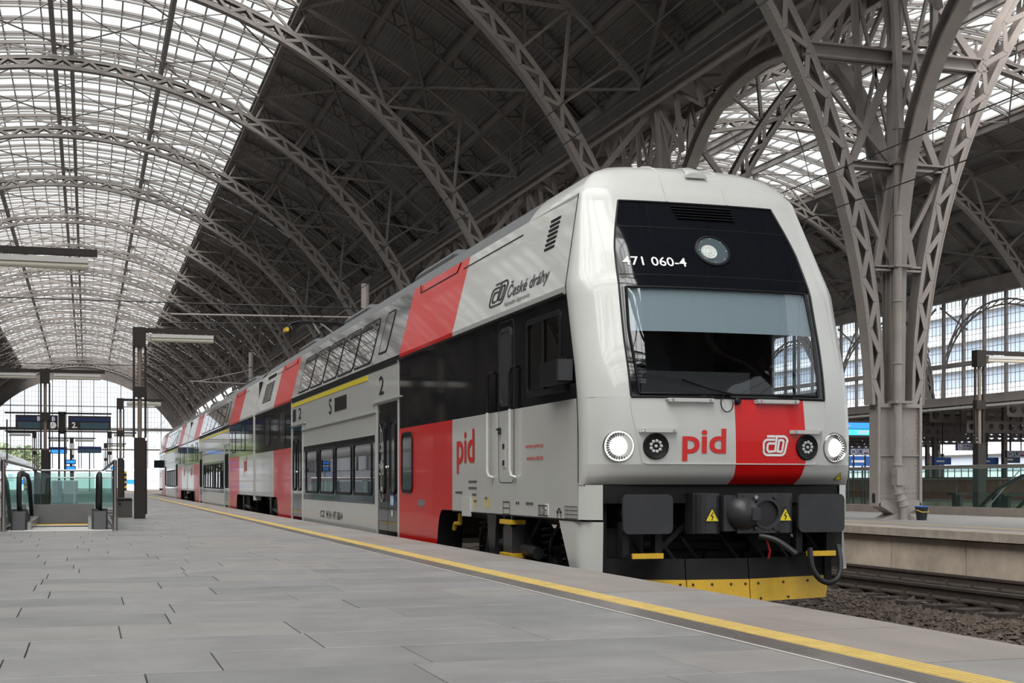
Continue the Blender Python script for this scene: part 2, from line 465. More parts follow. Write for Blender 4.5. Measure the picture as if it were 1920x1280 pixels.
# ---- wind bracing of one bay
def brace_mesh():
    mb = MB(); lv = [A_GL] + PURL_D + [A_VA - .02]
    for s in (-1, 1):
        for i in range(4):
            p, q = roof_at(s * lv[i], -.55), roof_at(s * lv[i + 1], -.55)
            for y0 in (0, BAY / 2):
                if i % 2 == (0 if y0 == 0 else 1): pa, pb = (p[0], y0, p[1]), (q[0], y0 + BAY / 2, q[1])
                else: pa, pb = (q[0], y0, q[1]), (p[0], y0 + BAY / 2, p[1])
                mb.bar(pa, pb, .09, .09)
        gl = [0, PURL_G[1], A_GL]
        for i in range(2):
            p, q = roof_at(s * gl[i], -.5), roof_at(s * gl[i + 1], -.5)
            mb.tube([(p[0], 0, p[1]), (q[0], BAY / 2, q[1])], .035, 5); mb.tube([(p[0], BAY, p[1]), (q[0], BAY / 2, q[1])], .035, 5)
            mb.tube([(q[0], 0, q[1]), (p[0], BAY / 2, p[1])], .022, 5); mb.tube([(q[0], BAY, q[1]), (p[0], BAY / 2, p[1])], .022, 5)
    me = mb.mesh('wind_brace'); me.materials.append(PAINTSH); return me
brace_me = brace_mesh()

# ---- glazing: arched rails every 1/8 bay, sloping bars between panes
NP = 22; NR = 6; RP = BAY / NR
PA = [-A_GL + 2 * A_GL * k / NP for k in range(NP + 1)]
def rails_mesh():
    mb = MB()
    for r in range(NR):
        for y, dr, w, h in ((r * RP, -.02, .09, .045), (r * RP + .22, -.05, .07, .035), (r * RP, -.24, .10, .03)):
            rows = []
            for k in range(0, NP + 1):
                p, q = roof_at(PA[k], dr - h), roof_at(PA[k], dr + h)
                rows.append([(p[0], y - w / 2, p[1]), (p[0], y + w / 2, p[1]), (q[0], y + w / 2, q[1]), (q[0], y - w / 2, q[1]), (p[0], y - w / 2, p[1])])
            mb.grid(rows)
    for r in range(NR):
        for k in range(NP + 1):
            p = roof_at(PA[k], .03)
            mb.box(p[0] - .03, p[0] + .03, r * RP, (r + 1) * RP, p[1] - .035, p[1] + .02)
    me = mb.mesh('glazing_rail'); me.materials.append(BARS); return me
rails_me = rails_mesh()
def pane_mesh():
    w = 2 * A_GL * RO / NP - .03; me = MB().box(-w / 2, w / 2, .02, RP - .02, 0, .02).mesh('pane'); me.materials.append(SKYGL); return me
pane_me = pane_mesh()

def make_nave(cx, idx, kmin=K0, kmax=K1):
    y_a, y_b = Y0 + kmin * BAY, Y0 + kmax * BAY
    # spine of the ceiling: purlins along the nave are the root's own mesh parts
    root = bpy.data.objects.new('ceiling', None); COL.objects.link(root); root.location = (cx, y_a, 0)
    tag(root, ['arched steel and glass roof over the train and near platform', 'arched steel and glass roof beyond the column row'][idx], None, None, 'structure')
    for a in PURL_G + PURL_D:
        for s in (-1, 1):
            if a == 0:
                x = s * .36; z = roof_pt(0) - .42
            else:
                x, z = roof_at(a * s, -.38)
            mb = MB().box(cx + x - .09, cx + x + .09, y_a, y_b, z + .16, z + .19).box(cx + x - .09, cx + x + .09, y_a, y_b, z - .19, z - .16).box(cx + x - .015, cx + x + .015, y_a, y_b, z - .16, z + .16)
            build('purlin', mb, BARS if a < A_GL else PAINTSH, root)
    for s in (-1, 1):      # curb at the edge of the glazing, valley gutter beam
        p = roof_at(A_GL * s, .03)
        build('skylight_curb', MB().box(cx + p[0] - .06, cx + p[0] + .06, y_a, y_b, p[1] - .1, p[1] + .18), PAINT, root)
        p = roof_at(A_VA * s)
        build('valley_girder', MB().box(cx + p[0] - s * .7 - .05, cx + p[0] - s * .7 + .05, y_a, y_b, p[1] - .55, p[1] + .35)
              .box(cx + p[0] - s * .7 - .2, cx + p[0] - s * .7 + .2, y_a, y_b, p[1] - .60, p[1] - .55), PAINTSH, root)
    for k in range(kmin, kmax + 1):
        y = Y0 + k * BAY
        r = put('arched_rib', rib_me[0], root, (cx, y, 0))
        for me in rib_me[1:]:
            if me.name.startswith('rib_rivets') and k > 4: continue
            put(me.name, me, r, (cx, y, 0))
        if k == kmax: continue
        for f, me in ((.25, raf_l), (.5, raf_c), (.75, raf_l)): put('rafter', me, root, (cx, y + f * BAY, 0))
        for me in sheets: put('roof_sheet', me, root, (cx, y, 0))
        put('wind_brace', brace_me, root, (cx, y, 0))
        put('glazing_rail', rails_me, root, (cx, y, 0))
    # panes: the 300 that show largest are parts of their own, the others one joined part
    cand = []; rest = MB()
    for k in range(kmin, kmax):
        for r in range(NR):
            y = Y0 + k * BAY + r * RP
            for j in range(NP):
                a = (PA[j] + PA[j + 1]) / 2; p = roof_at(a, .05); X, Z = cx + p[0], p[1]
                u, v, d = proj(X, y, Z)
                seen = d > 1 and -20 < u < 1940 and -20 < v < 1300
                cand.append((d if seen else 1e6 + abs(y), X, y, Z, a))
    cand.sort()
    for i, (d, X, y, Z, a) in enumerate(cand):
        if i < 300: put('pane', pane_me, root, (X, y, Z), (math.radians(1.5), a, 0))
        else:
            w = (2 * A_GL * RO / NP - .03) / 2; c, s_ = math.cos(a), math.sin(a)
            rest.add([(X + e * w * c, y + h + .02, Z - e * w * s_ + (.04 if h else 0)) for h in (0, RP - .04) for e in (-1, 1)], [(0, 1, 3, 2)])
    tag(build('pane', rest, SKYGL, root), kind='stuff')
    return root
nave_1 = make_nave(HC[0], 0)
nave_2 = make_nave(HC[1], 1, 0, 10)

# ---- end walls of the near nave: ring plate, mullions, glass
def end_wall(n, y, side):
    root = bpy.data.objects.new('wall_' + side, None); COL.objects.link(root); root.location = (HC[0], y, 0)
    tag(root, None, None, None, 'structure')
    cx = HC[0]; R, zc = 16.5, 0.75
    def top(x): return zc + math.sqrt(max(.01, R * R - x * x))
    N = 40; rows = []
    for k in range(N + 1):
        x = -17.3 + 34.6 * k / N; xi = max(-R + .01, min(R - .01, x))
        rows.append([(cx + x, y, min(top(xi), roof_pt(x) - .05)), (cx + x, y, roof_pt(x) + .05)])
    build('gable_plate', MB().grid(rows), PAINTSH, root)
    mb = MB()
    pr = [(R - .25, 0), (R, 0)]
    rows = []
    for k in range(N + 1):
        t = math.pi * k / N; c, s = math.cos(t), math.sin(t)
        rows.append([(cx + (R - .3) * c, y - .2, zc + (R - .3) * s), (cx + R * c, y - .2, zc + R * s), (cx + R * c, y + .2, zc + R * s), (cx + (R - .3) * c, y + .2, zc + (R - .3) * s), (cx + (R - .3) * c, y - .2, zc + (R - .3) * s)])
    build('window_arch', mb.grid(rows), PAINTSH, root)
    for zt, h in ((12.5, .12), (9.0, .45), (5.9, .25)):
        hwid = math.sqrt(R * R - (zt - zc) ** 2); build('transom', MB().box(cx - hwid, cx + hwid, y - .12, y + .12, zt - h / 2, zt + h / 2), PAINTSH, root)
    xs = [-16 + 2.0 * k for k in range(17)]
    for x in xs:
        if abs(x) < .1:
            build('mullion', MB().box(cx - .25, cx - .13, y - .12, y + .12, 3.0, top(0)).box(cx + .13, cx + .25, y - .12, y + .12, 3.0, top(0)), PAINTSH, root)
        else:
            build('mullion', MB().box(cx + x - .06, cx + x + .06, y - .1, y + .1, 3.0, max(3.5, top(x))), PAINTSH, root)
    lv = [3.0, 5.9, 9.0, 12.5, 18.0]
    edges_ = xs + [18.0]
    for i in range(len(xs) - 1):
        for j in range(4):
            x0, x1, z0, z1 = xs[i], xs[i + 1], lv[j], lv[j + 1]
            ta, tb = min(z1, top(x0)), min(z1, top(x1))
            if max(ta, tb) <= z0 + .05: continue
            build('pane', MB().add([(cx + x0, y, z0), (cx + x1, y, z0), (cx + x1, y, max(z0, tb)), (cx + x0, y, max(z0, ta))], [(0, 1, 2, 3)]), ENDGL, root)
    return root
end_wall(1, YB, 'far'); end_wall(2, YA, 'near')
tb = MB()          # fine glazing bars of the far window
for x in np.arange(-15.5, 15.6, .5):
    t = .75 + math.sqrt(16.5 ** 2 - x * x); tb.box(HC[0] + x - .012, HC[0] + x + .012, YB - .02, YB + .02, 5.9, t)
for z in np.arange(6.4, 17, .75):
    w = math.sqrt(16.5 ** 2 - (z - .75) ** 2); tb.box(HC[0] - w, HC[0] + w, YB - .02, YB + .02, z - .012, z + .012)
tag(build('trim_1', tb, PAINTSH), kind='structure')

# ---- long glass side walls (far side of the second nave; same wall closes the near nave on its hidden side)
def side_wall(X, side, ya, yb, arches):
    root = bpy.data.objects.new('wall_' + side, None); COL.objects.link(root); root.location = (X, ya, 0)
    tag(root, None, None, None, 'structure')
    zb, zt = 5.45, 12.2; zm = 8.0
    build('sill_band', MB().box(X - .15, X + .15, ya, yb, 4.1, zb), GREYM, root)
    build('sill_beam', MB().box(X - .3, X + .2, ya, yb, zb - .12, zb + .05), PAINTSH, root)
    build('transom', MB().box(X - .12, X + .12, ya, yb, zm - .14, zm + .14), PAINT, root)
    build('head_beam', MB().box(X - .2, X + .2, ya, yb, zt - .25, zt + .2), PAINTSH, root)
    st = BAY / 6; n = int((yb - ya) / st)
    for k in range(n + 1):
        y = ya + k * st
        build('mullion', MB().box(X - .1, X + .1, y - .07, y + .07, zb, zt), PAINT if k % 6 else PAINTSH, root)
        if k < n:
            for z0, z1 in ((zb, zm), (zm, zt)):
                build('pane', MB().box(X - .01, X + .01, y + .07, y + st - .07, z0, z1), ENDGL, root)
            build('rib_plate', MB().add([(X - .16, y + st * .45, zb - .1), (X - .16, y + st * .55, 4.15), (X - .5, y + st * .5, 4.15), (X - .16, y + st * .55, zb - .1)], [(0, 1, 2), (2, 1, 3), (0, 2, 3)]), GREYM, root)
    tb = MB()
    for y in np.arange(ya, yb, st / 5): tb.box(X - .012, X + .012, y - .011, y + .011, zb, zt)
    for z in np.arange(zb + .85, zt, .85): tb.box(X - .015, X + .015, ya, yb, z - .012, z + .012)
    tag(build('glazing_bars', tb, PAINTSH, root), kind='stuff')
    if arches:
        y = Y0 + math.ceil((ya - Y0) / BAY) * BAY
        while y + BAY < yb:
            pts = []
            for k in range(25):
                t = math.pi * k / 24
                pts.append((X - .45, y + BAY / 2 - 5.7 * math.cos(t), 6.0 + 5.4 * math.sin(t) ** .8))
            mb = MB()
            for r in (0, .3):
                mb.tube([(p[0], y + BAY / 2 + (p[1] - y - BAY / 2) * (1 - r * .06), p[2] - r) for p in pts], .06, 5)
            for a, b in zip(pts[:-1], pts[1:]): mb.bar(a, (b[0], y + BAY / 2 + (b[1] - y - BAY / 2) * .982, b[2] - .3), .05, .05)
            for s in (-1, 1):
                mb.bar((X - .4, y + BAY / 2 + s * 5.9, 11.6), (X - .4, y + BAY / 2 + s * 3.2, 10.0), .09, .09)
                mb.bar((X - .4, y + BAY / 2 + s * 3.0, 11.9), (X - .4, y + BAY / 2 + s * 5.2, 9.0), .07, .07)
            build('wall_arch', mb, PAINT, root)
            y += BAY
    return root
side_wall(50.9, 'right', Y0 + 1 * BAY, Y0 + 9 * BAY, True)
lw = build('wall_left', MB().box(-18.7, -18.3, YA, YB, -1, 12.6), MASON); tag(lw, 'plain masonry side wall of the hall', kind='structure')
for k in range(K0, K1):
    y = Y0 + k * BAY; build('pilaster', MB().box(-18.3, -17.9, y - .5, y + .5, -1, 12.4), MASON, lw)
    o = [(y + 2.6, -.9), (y + BAY - 2.6, -.9), (y + BAY - 2.6, 4.5)] + [(y + BAY / 2 + 3.55 * math.cos(t), 4.5 + 3.3 * math.sin(t)) for t in np.linspace(0, math.pi, 11)] + [(y + 2.6, 4.5)]
    build('archway', MB().add([(-18.28, p, q) for p, q in o], [tuple(range(len(o)))]), JOINT, lw)

# ================================================================== ARCADE BETWEEN THE NAVES
AX = 16.3                                         # line of the columns
arc_root = bpy.data.objects.new('wall_middle', None); COL.objects.link(arc_root); arc_root.location = (AX, Y0, 0)
tag(arc_root, None, None, None, 'structure')
def arch_z(y):                                    # y from mid span
    q = abs(y) / 5.95
    return 4.6 + 6.7 * max(0.0, 1 - q ** 2.2) ** .4545
def arcade_meshes():
    mb = MB(); n = 40; ys = [5.95 * math.sin(math.pi / 2 * (-1 + 2 * k / n)) for k in range(n + 1)]
    pts = [(y, arch_z(y)) for y in ys]; pts = [(-6.0, 2.4)] + pts + [(6.0, 2.4)]
    def off(i, d):
        a = Vector(pts[max(0, i - 1)]); b = Vector(pts[min(len(pts) - 1, i + 1)]); t = (b - a).normalized()
        return pts[i][0] - t.y * d, pts[i][1] + t.x * d
    for d0, d1, w in ((-.02, .02, .30), (.28, .32, .30), (.02, .28, .03)):
        rows = []
        for i in range(len(pts)):
            a, b = off(i, d0), off(i, d1)
            rows.append([(-w / 2, a[0], a[1]), (w / 2, a[0], a[1]), (w / 2, b[0], b[1]), (-w / 2, b[0], b[1]), (-w / 2, a[0], a[1])])
        mb.grid(rows)
    arch = mb.mesh('arcade_arch'); arch.materials.append(PAINT)
    sp = MB(); xs = [-5.4 + 1.35 * k for k in range(9)]
    for x in (-.55, .55):
        for k, y in enumerate(xs):
            z0 = arch_z(y) + .3
            if z0 > 11.5: continue
            sp.bar((x * .6, y, z0), (x, y, 11.9), .12, .12)
            if k < 8:
                y2 = xs[k + 1]; z2 = arch_z(y2) + .3
                if y < 0: sp.bar((x, y, 11.8), (x * .6, y2, min(11.6, z2)), .09, .09)
                else: sp.bar((x * .6, y, z0), (x, y2, 11.8), .09, .09)
    for y in (-5.4, -2.7, 2.7, 5.4):
        sp.bar((-.55, y, 11.8), (.35, y, arch_z(y) + .5), .07, .07); sp.bar((.55, y, 11.8), (-.35, y, arch_z(y) + .5), .07, .07)
    spm = sp.mesh('spandrel_lattice'); spm.materials.append(PAINT)
    return arch, spm
arch_me, span_me = arcade_meshes()
def frame_mesh():                                  # cross frame at each column, between the ribs of both naves
    mb = MB()
    def inner(z): return 15.69 - (RA - RA * math.sqrt(1 - ((z - RZ) / RB) ** 2))
    for z, h in ((9.75, .30), (7.45, .16), (5.3, .12)):
        x0 = inner(z) + .4; x1 = 2 * AX - x0
        mb.box(x0 - AX, x1 - AX, -.16, .16, z - h / 2, z - h / 2 + .04).box(x0 - AX, x1 - AX, -.16, .16, z + h / 2 - .04, z + h / 2).box(x0 - AX, x1 - AX, -.02, .02, z - h / 2, z + h / 2)
    for za, zb_ in ((9.75, 12.2), (7.45, 9.75), (5.3, 7.45)):
        a, b = inner(za) + .5 - AX, (inner(zb_) + .4 - AX if zb_ < 12 else -.5)
        mb.bar((a, 0, za), (0, 0, zb_), .10, .16); mb.bar((-a, 0, za), (0, 0, zb_), .10, .16)
        mb.bar((0, 0, za), (b, 0, zb_ - .1), .09, .09); mb.bar((0, 0, za), (-b, 0, zb_ - .1), .09, .09)
    mb.box(-.11, .11, -.11, .11, 2.4, 12.2)
    me = mb.mesh('cross_frame'); me.materials.append(PAINT); return me
frame_me = frame_mesh()
for k in range(-3, 11):
    y = Y0 + k * BAY
    a = put('arcade_arch', arch_me, arc_root, (AX, y + BAY / 2, 0)); put('spandrel_lattice', span_me, a, (AX, y + BAY / 2, 0))
    put('cross_frame', frame_me, arc_root, (AX, y, 0))
build('top_girder', MB().box(AX - .75, AX + .75, Y0 - 3 * BAY, Y0 + 11 * BAY, 11.85, 11.92).box(AX - .75, AX - .70, Y0 - 3 * BAY, Y0 + 11 * BAY, 11.6, 12.5).box(AX + .70, AX + .75, Y0 - 3 * BAY, Y0 + 11 * BAY, 11.6, 12.5), PAINT, arc_root)

# ---- columns: riveted box on a narrow foot, with downpipe
def rivets(mb, pts, axis, r=.02):
    a = Vector(axis)
    for p in pts:
        p = Vector(p); u = a.orthogonal().normalized() * r; v = a.cross(u).normalized() * r
        mb.add([p + u, p + v, p - u, p - v, p + a * r], [(0, 1, 4), (1, 2, 4), (2, 3, 4), (3, 0, 4)])
def make_column(x, y, zf, label, group, pipe=True, detail=True):
    root = thing('steel_column', (x, y, zf), label, 'column', group)
    build('flange', MB().box(x - .53, x - .47, y - .17, y + .17, zf + .28, 2.6), PAINT, root)
    build('flange', MB().box(x + .47, x + .53, y - .17, y + .17, zf + .28, 2.6), PAINT, root)
    w = MB().box(x - .47, x + .47, y - .10, y + .10, zf + .36, 2.42).box(x - .47, x + .47, y - .17, y + .17, 2.38, 2.46).box(x - .47, x + .47, y - .14, y + .14, 1.36, 1.39)
    w.prism([(x - .52, zf + .30), (x + .52, zf + .30), (x + .46, zf + .40), (x - .46, zf + .40)], lambda p, q, t: (p, t, q), y - .17, y + .17)
    build('web_box', w, PAINT, root)
    ft = MB().prism([(x - .50, zf + .30), (x - .18, zf + .12), (x + .18, zf + .12), (x + .50, zf + .30)], lambda p, q, t: (p, t, q), y - .2, y + .2)
    ft.lathe([(.12, -.22), (.12, .22)], (x, y, zf + .13), (0, 1, 0), 12)
    ft.prism([(x - .42, zf), (x + .42, zf), (x + .16, zf + .12), (x - .16, zf + .12)], lambda p, q, t: (p, t, q), y - .25, y + .25)
    build('foot', ft, PAINT, root)
    if detail:
        rv = MB()
        rivets(rv, [(x - .53, y + s * .13, z) for s in (-1, 1) for z in np.arange(zf + .36, 2.55, .11)], (-1, 0, 0))
        pts = [(x - .42 + .06 * i, y - .10, z) for i in range(15) for z in (zf + .45, zf + .55)] + [(x + .43, y - .10, z) for z in np.arange(zf + .5, 2.3, .08)]
        pts += [(x - .43, y - .10, z) for z in np.arange(zf + .5, 2.3, .08)] + [(x + .30 - abs(z - 1.35) * .5 + .1, y - .10, z) for z in np.arange(.7, 2.2, .13)]
        pts += [(x - .20 + .09 * i, y - .10, z) for i in range(7) for z in (zf + .66,)]
        rivets(rv, pts, (0, -1, 0), .017)
        build('rivets', rv, PAINT, root)
        build('drain_hole', MB().prism(rrect(y - .06, y + .06, zf + .34, zf + .56, .055), lambda p, q, t: (t, p, q), x - .534, x - .50), INK, root)
    if pipe:
        px, py = x - .14, y - .30
        pt = MB().tube([(px, py, 12.0), (px, py, zf + .95)], .085, 14)
        for z in (zf + .95, zf + 1.15, 3.3, 4.6, 6.4, 8.2): pt.lathe([(.085, -.03), (.105, -.02), (.105, .02), (.085, .03)], (px, py, z), (0, 0, 1), 14)
        pt.box(px - .09, px + .16, py - .12, py + .1, zf + .72, zf + 1.06)
        pp = build('downpipe', pt, PAINT, root, smooth=True)
        el = MB().tube([(px, py, zf + .80), (px, py, zf + .62), (px + .06, py - .02, zf + .45), (px + .13, py - .04, zf + .28), (px + .15, py - .04, zf + .12), (px + .15, py - .04, zf)], [.09, .09, .095, .10, .10, .11], 12)
        for q in ((px + .02, py - .01, zf + .56), (px + .07, py - .02, zf + .42), (px + .125, py - .04, zf + .3)): el.lathe([(.095, -.02), (.115, -.012), (.115, .012), (.095, .02)], q, (.3, 0, -1), 12)
        build('pipe_elbow', el, PAINT, pp, smooth=True)
        cl = MB()
        for z in (2.46, 5.3, 7.45): cl.box(px - .12, px + .3, py - .11, py + .3, z, z + .05)
        build('pipe_clamp', cl, PAINT, pp)
    return root
make_column(AX + .04, Y0, .03, 'riveted grey steel column with downpipe and black bucket at its foot', 'columns of the arcade')
for k in (1, 2, 3, 4):
    make_column(AX, Y0 + k * BAY, .03, 'riveted steel column standing in the row behind the train', 'columns hidden behind the train', pipe=True, detail=False)
for k in (3, 4, 5):
    make_column(50.3, Y0 + k * BAY, .03, 'slender grey steel column against the long glass wall', 'columns along the glass wall', pipe=False, detail=False)
bk = thing('bucket', (16.52, 25.12, .03), 'small black plastic bucket with blue rim beside the column foot', 'bucket')
build('tub', MB().lathe([(.10, 0), (.135, .27)], (16.52, 25.12, .03), (0, 0, 1), 16), INK, bk, smooth=True)
build('rim', MB().lathe([(.13, .27), (.148, .27), (.148, .29), (.13, .29)], (16.52, 25.12, .03), (0, 0, 1), 16), INKB, bk)
build('handle', MB().tube([(16.385, 25.1, .24), (16.44, 24.99, .20), (16.6, 24.99, .20), (16.655, 25.1, .24)], .008, 6), INKY, bk)

# ================================================================== PLATFORMS
PE = 4.40                                         # edge of the near platform
floor = build('floor', MB().box(-PE, PE - .05, -16, 215, -.9, -.012), JOINT); tag(floor, 'grey granite platform beside the train', kind='structure')
build('edge_wall', MB().box(PE - .30, PE - .12, -16, 215, -1.0, -.16), CONC, floor); build('edge_wall', MB().box(-PE + .12, -PE + .30, -16, 215, -1.0, -.16), CONC, floor)
tiles = []; RD = .69
def tile_rows():
    y = 2.6 - RD * 24
    row = 0
    while y < 150:
        x = -3.25 - random.random() * .9
        while x < 3.14:
            w = random.choice((.92, 1.15, 1.15, 1.38)); x1 = min(x + w, 3.14)
            if 3.14 - x1 < .3: x1 = 3.14
            xa = max(x, -3.3)
            if 27.7 < y < 42.8 and xa < .1 and x1 > -1.0:          # slabs left out; dark bed colour stands in for the well's shade
                if xa < -1.3: tiles.append((xa, -1.3, y, y + RD))
                if x1 > .44: tiles.append((.44, x1, y, y + RD))
            elif x1 - xa > .1: tiles.append((xa, x1, y, y + RD))
            x = x1
        y += RD; row += 1
tile_rows()
def seen_area(x0, x1, y0, y1):
    c = [proj(a, b, 0) for a in (x0, x1) for b in (y0, y1)]
    if min(q[2] for q in c) < 1: return -1
    us = [q[0] for q in c]; vs = [q[1] for q in c]
    if max(us) < 0 or min(us) > 1920 or min(vs) > 1280: return -1
    return (max(us) - min(us)) * (max(vs) - min(vs))
tiles.sort(key=lambda t: -seen_area(*t))
tile_cache = {}; rest = MB()
for i, (x0, x1, y0, y1) in enumerate(tiles):
    g = .003; dz = random.uniform(-.0012, .0012)
    if i < 300:
        key = (round(x1 - x0, 2), random.randrange(6))
        if key not in tile_cache:
            me = MB().cbox(g, x1 - x0 - g, g, RD - g, -.02, 0, .0025).mesh('paving_slab'); me.materials.append((STONE, STONE, STONE2, STONE, STONE3, STONE2)[key[1]]); tile_cache[key] = me
        put('paving_slab', tile_cache[key], floor, (x0, y0, dz))
    else: rest.add([(x0 + g, y0 + g, dz), (x1 - g, y0 + g, dz), (x1 - g, y1 - g, dz), (x0 + g, y1 - g, dz)], [(0, 1, 2, 3)])
tag(build('paving_slab', rest, STONE, floor), kind='stuff')
build('paving_beyond', MB().box(-3.3, 3.14, 150, 215, -.02, 0), STONE, floor)
build('pale_line', MB().box(3.14, 3.165, -16, 215, -.02, .003), LINEW, floor)
tp = MB().box(0, .20, .004, 1.996, -.02, -.003)
for k in range(6): tp.prism([(.008 + k * .032, -.003), (.030 + k * .032, -.003), (.026 + k * .032, .004), (.012 + k * .032, .004)], lambda p, q, t: (p, t, q), .004, 1.996)
tp_me = tp.mesh('tactile_plate'); tp_me.materials.append(TACT)
ty = MB().box(0, .18, .002, 1.998, -.02, -.002)
for k in range(4): ty.prism([(.006 + k * .044, -.002), (.040 + k * .044, -.002), (.036 + k * .044, .005), (.010 + k * .044, .005)], lambda p, q, t: (p, t, q), .002, 1.998)
ty_me = ty.mesh('yellow_tactile_plate'); ty_me.materials.append(TACTY)
for k in range(-8, 100):
    put('tactile_plate', tp_me, floor, (3.168, k * 2.0, 0)); put('yellow_tactile_plate', ty_me, floor, (3.37, k * 2.0, 0))
es = MB().box(0, .85, .004, 1.376, -.16, 0).mesh('edge_slab'); es.materials.append(EDGE)
es2 = MB().box(0, .85, .004, 1.376, -.16, -.001).mesh('edge_slab'); es2.materials.append(STONE2)
for k in range(-11, 110):
    put('edge_slab', es if k % 3 else es2, floor, (3.553, k * 1.38 - .12, 0)); put('edge_slab', es, floor, (-4.403, k * 1.38, 0))
build('paving_margin', MB().box(-3.55, -3.3, -16, 215, -.02, 0), TACT, floor)

# opposite platform
PB = 13.3; ZB = .03
flb = build('floor', MB().box(PB + .35, 27.0, -10, 215, -.9, ZB - .03), JOINT); tag(flb, 'opposite platform with concrete wall and glass balustrade', kind='structure')
build('platform_top', MB().box(PB + .75, 27.0, -10, 215, ZB - .03, ZB), STONE2, flb)
build('yellow_line', MB().box(14.68, 14.80, -10, 215, ZB - .01, ZB + .003), TACTY, flb)
pan = MB().box(0, .12, .012, 2.14, -1.1, -.16).mesh('wall_panel'); pan.materials.append(CONC)
cop = MB().box(0, .80, .004, 1.996, -.135, 0).mesh('coping_slab'); cop.materials.append(CONC2)
for k in range(-5, 70):
    put('wall_panel', pan, flb, (PB + .10, 19.14 + (k - 9) * 2.15, ZB)); put('coping_slab', cop, flb, (PB - .04, 20.1 + (k - 9) * 2.0, ZB))
build('wall_core', MB().box(PB + .23, PB + .36, -10, 215, -1.1, ZB - .14), JOINT, flb)
# third platform, beyond more tracks
flc = build('floor', MB().box(38.5, 50.5, 20, 160, -.9, ZB), STONE2); tag(flc, 'far platform below the long glass wall', kind='structure')
build('edge_wall', MB().box(38.3, 38.5, 20, 160, -.9, -.1), CONC, flc)

# ---- tracks
ground = build('floor', MB().box(-120, 160, -60, 420, -1.15, -.95), BALL); tag(ground, 'dark earth trackbed under the rails', kind='structure')
def make_track(xc, y0, y1, label, sl):
    root = thing('railway_track', (xc, y0, -.79), label, 'track', 'station tracks')
    prof = [(-.07, -.72), (.07, -.72), (.07, -.70), (.012, -.675), (.012, -.60), (.036, -.585), (.036, -.552), (-.036, -.552), (-.036, -.585), (-.012, -.60), (-.012, -.675), (-.07, -.70)]
    for s in (-1, 1):
        r = build('rail', MB().prism([(xc + s * .755 + p, q) for p, q in prof], lambda p, q, t: (p, t, q), y0, y1), RAIL, root)
        build('rail_head', MB().box(xc + s * .755 - .034, xc + s * .755 + .034, y0, y1, -.553, -.549), RAILT, r)
    if sl:
        sm = MB().box(-1.3, 1.3, -.13, .13, -.88, -.74).mesh('sleeper'); sm.materials.append(SLEEP)
        cme = MB().box(-.05, .05, -.06, .06, -.74, -.70).mesh('rail_clip'); cme.materials.append(RAIL)
        bme = MB().lathe([(.025, 0), (.025, .06)], (0, 0, -.70), (0, 0, 1), 6).mesh('clip_bolt'); bme.materials.append(RAIL)
        y = y0 + .3
        while y < min(y1, 60):
            q = put('sleeper', sm, root, (xc, y, 0))
            if sl > 1 and y < 32:
                for a in (-.855, -.655, .655, .855): put('rail_clip', cme, q, (xc + a, y, 0)); put('clip_bolt', bme, q, (xc + a, y, 0))
            y += .62
    return root
make_track(11.47, 2, 215, 'rusty railway track lying between the train and the opposite platform', 2)
make_track(6.07, 2, 215, 'railway track carrying the double deck train', 1)
make_track(-6.07, 60, 215, 'railway track on the far side of the near platform', False)
make_track(30.5, 20, 160, 'railway track beyond the glass balustrade', False)
make_track(35.0, 20, 160, 'railway track beside the far platform', False)
def ballast():
    n = 64000
    xs = np.random.uniform(7.0, 13.2, n); ys = 3 + 30 * np.random.rand(n) ** 1.4
    hz = -.80 + .035 * np.sin(xs * 2.1) + .03 * np.sin(ys * .9 + xs)
    inside = (np.abs(xs - 11.47) < 1.15) | (np.abs(xs - 6.07) < 1.15)
    hz = np.where(inside, -.79, hz)
    sc = np.random.gamma(2.0, .0065, n) + .008; sc[np.random.rand(n) < .006] *= 2.6; sc = np.minimum(sc, .075)
    oc = np.array([(1, 0, 0), (0, 1, 0), (-1, 0, 0), (0, -1, 0), (0, 0, 1), (0, 0, -1)], float)
    v = oc[None] * np.random.uniform(.6, 1.5, (n, 6, 1)) * sc[:, None, None] + np.random.normal(0, .25, (n, 6, 3)) * sc[:, None, None]
    a = np.random.rand(n) * 6.28; c, s = np.cos(a)[:, None], np.sin(a)[:, None]
    v = np.stack([v[..., 0] * c - v[..., 1] * s, v[..., 0] * s + v[..., 1] * c, v[..., 2] * .75], -1)
    v += np.stack([xs, ys, hz + sc * .2], -1)[:, None]
    fs = np.array([(0, 1, 4), (1, 2, 4), (2, 3, 4), (3, 0, 4), (1, 0, 5), (2, 1, 5), (3, 2, 5), (0, 3, 5)])
    f = (fs[None] + (np.arange(n) * 6)[:, None, None]).reshape(-1, 3)
    me = bpy.data.meshes.new('ballast_stones'); me.from_pydata(v.reshape(-1, 3).tolist(), [], f.tolist()); me.materials.append(GRAV)
    o = bpy.data.objects.new('ballast_stones', me); COL.objects.link(o)
    tag(o, 'brown and grey crushed stone ballast between the tracks', 'ballast', kind='stuff')
    rows = []
    X = np.linspace(4.5, 13.45, 60); Yv = np.linspace(-4, 60, 130)
    for y in Yv: rows.append([(x, y, -.815 + .035 * math.sin(x * 2.1) + .03 * math.sin(y * .9 + x) + random.uniform(-.01, .01)) for x in X])
    b = build('trackbed', MB().grid(rows), BALL); tag(b, 'dark gravel bed beneath the loose ballast', kind='structure')
ballast()

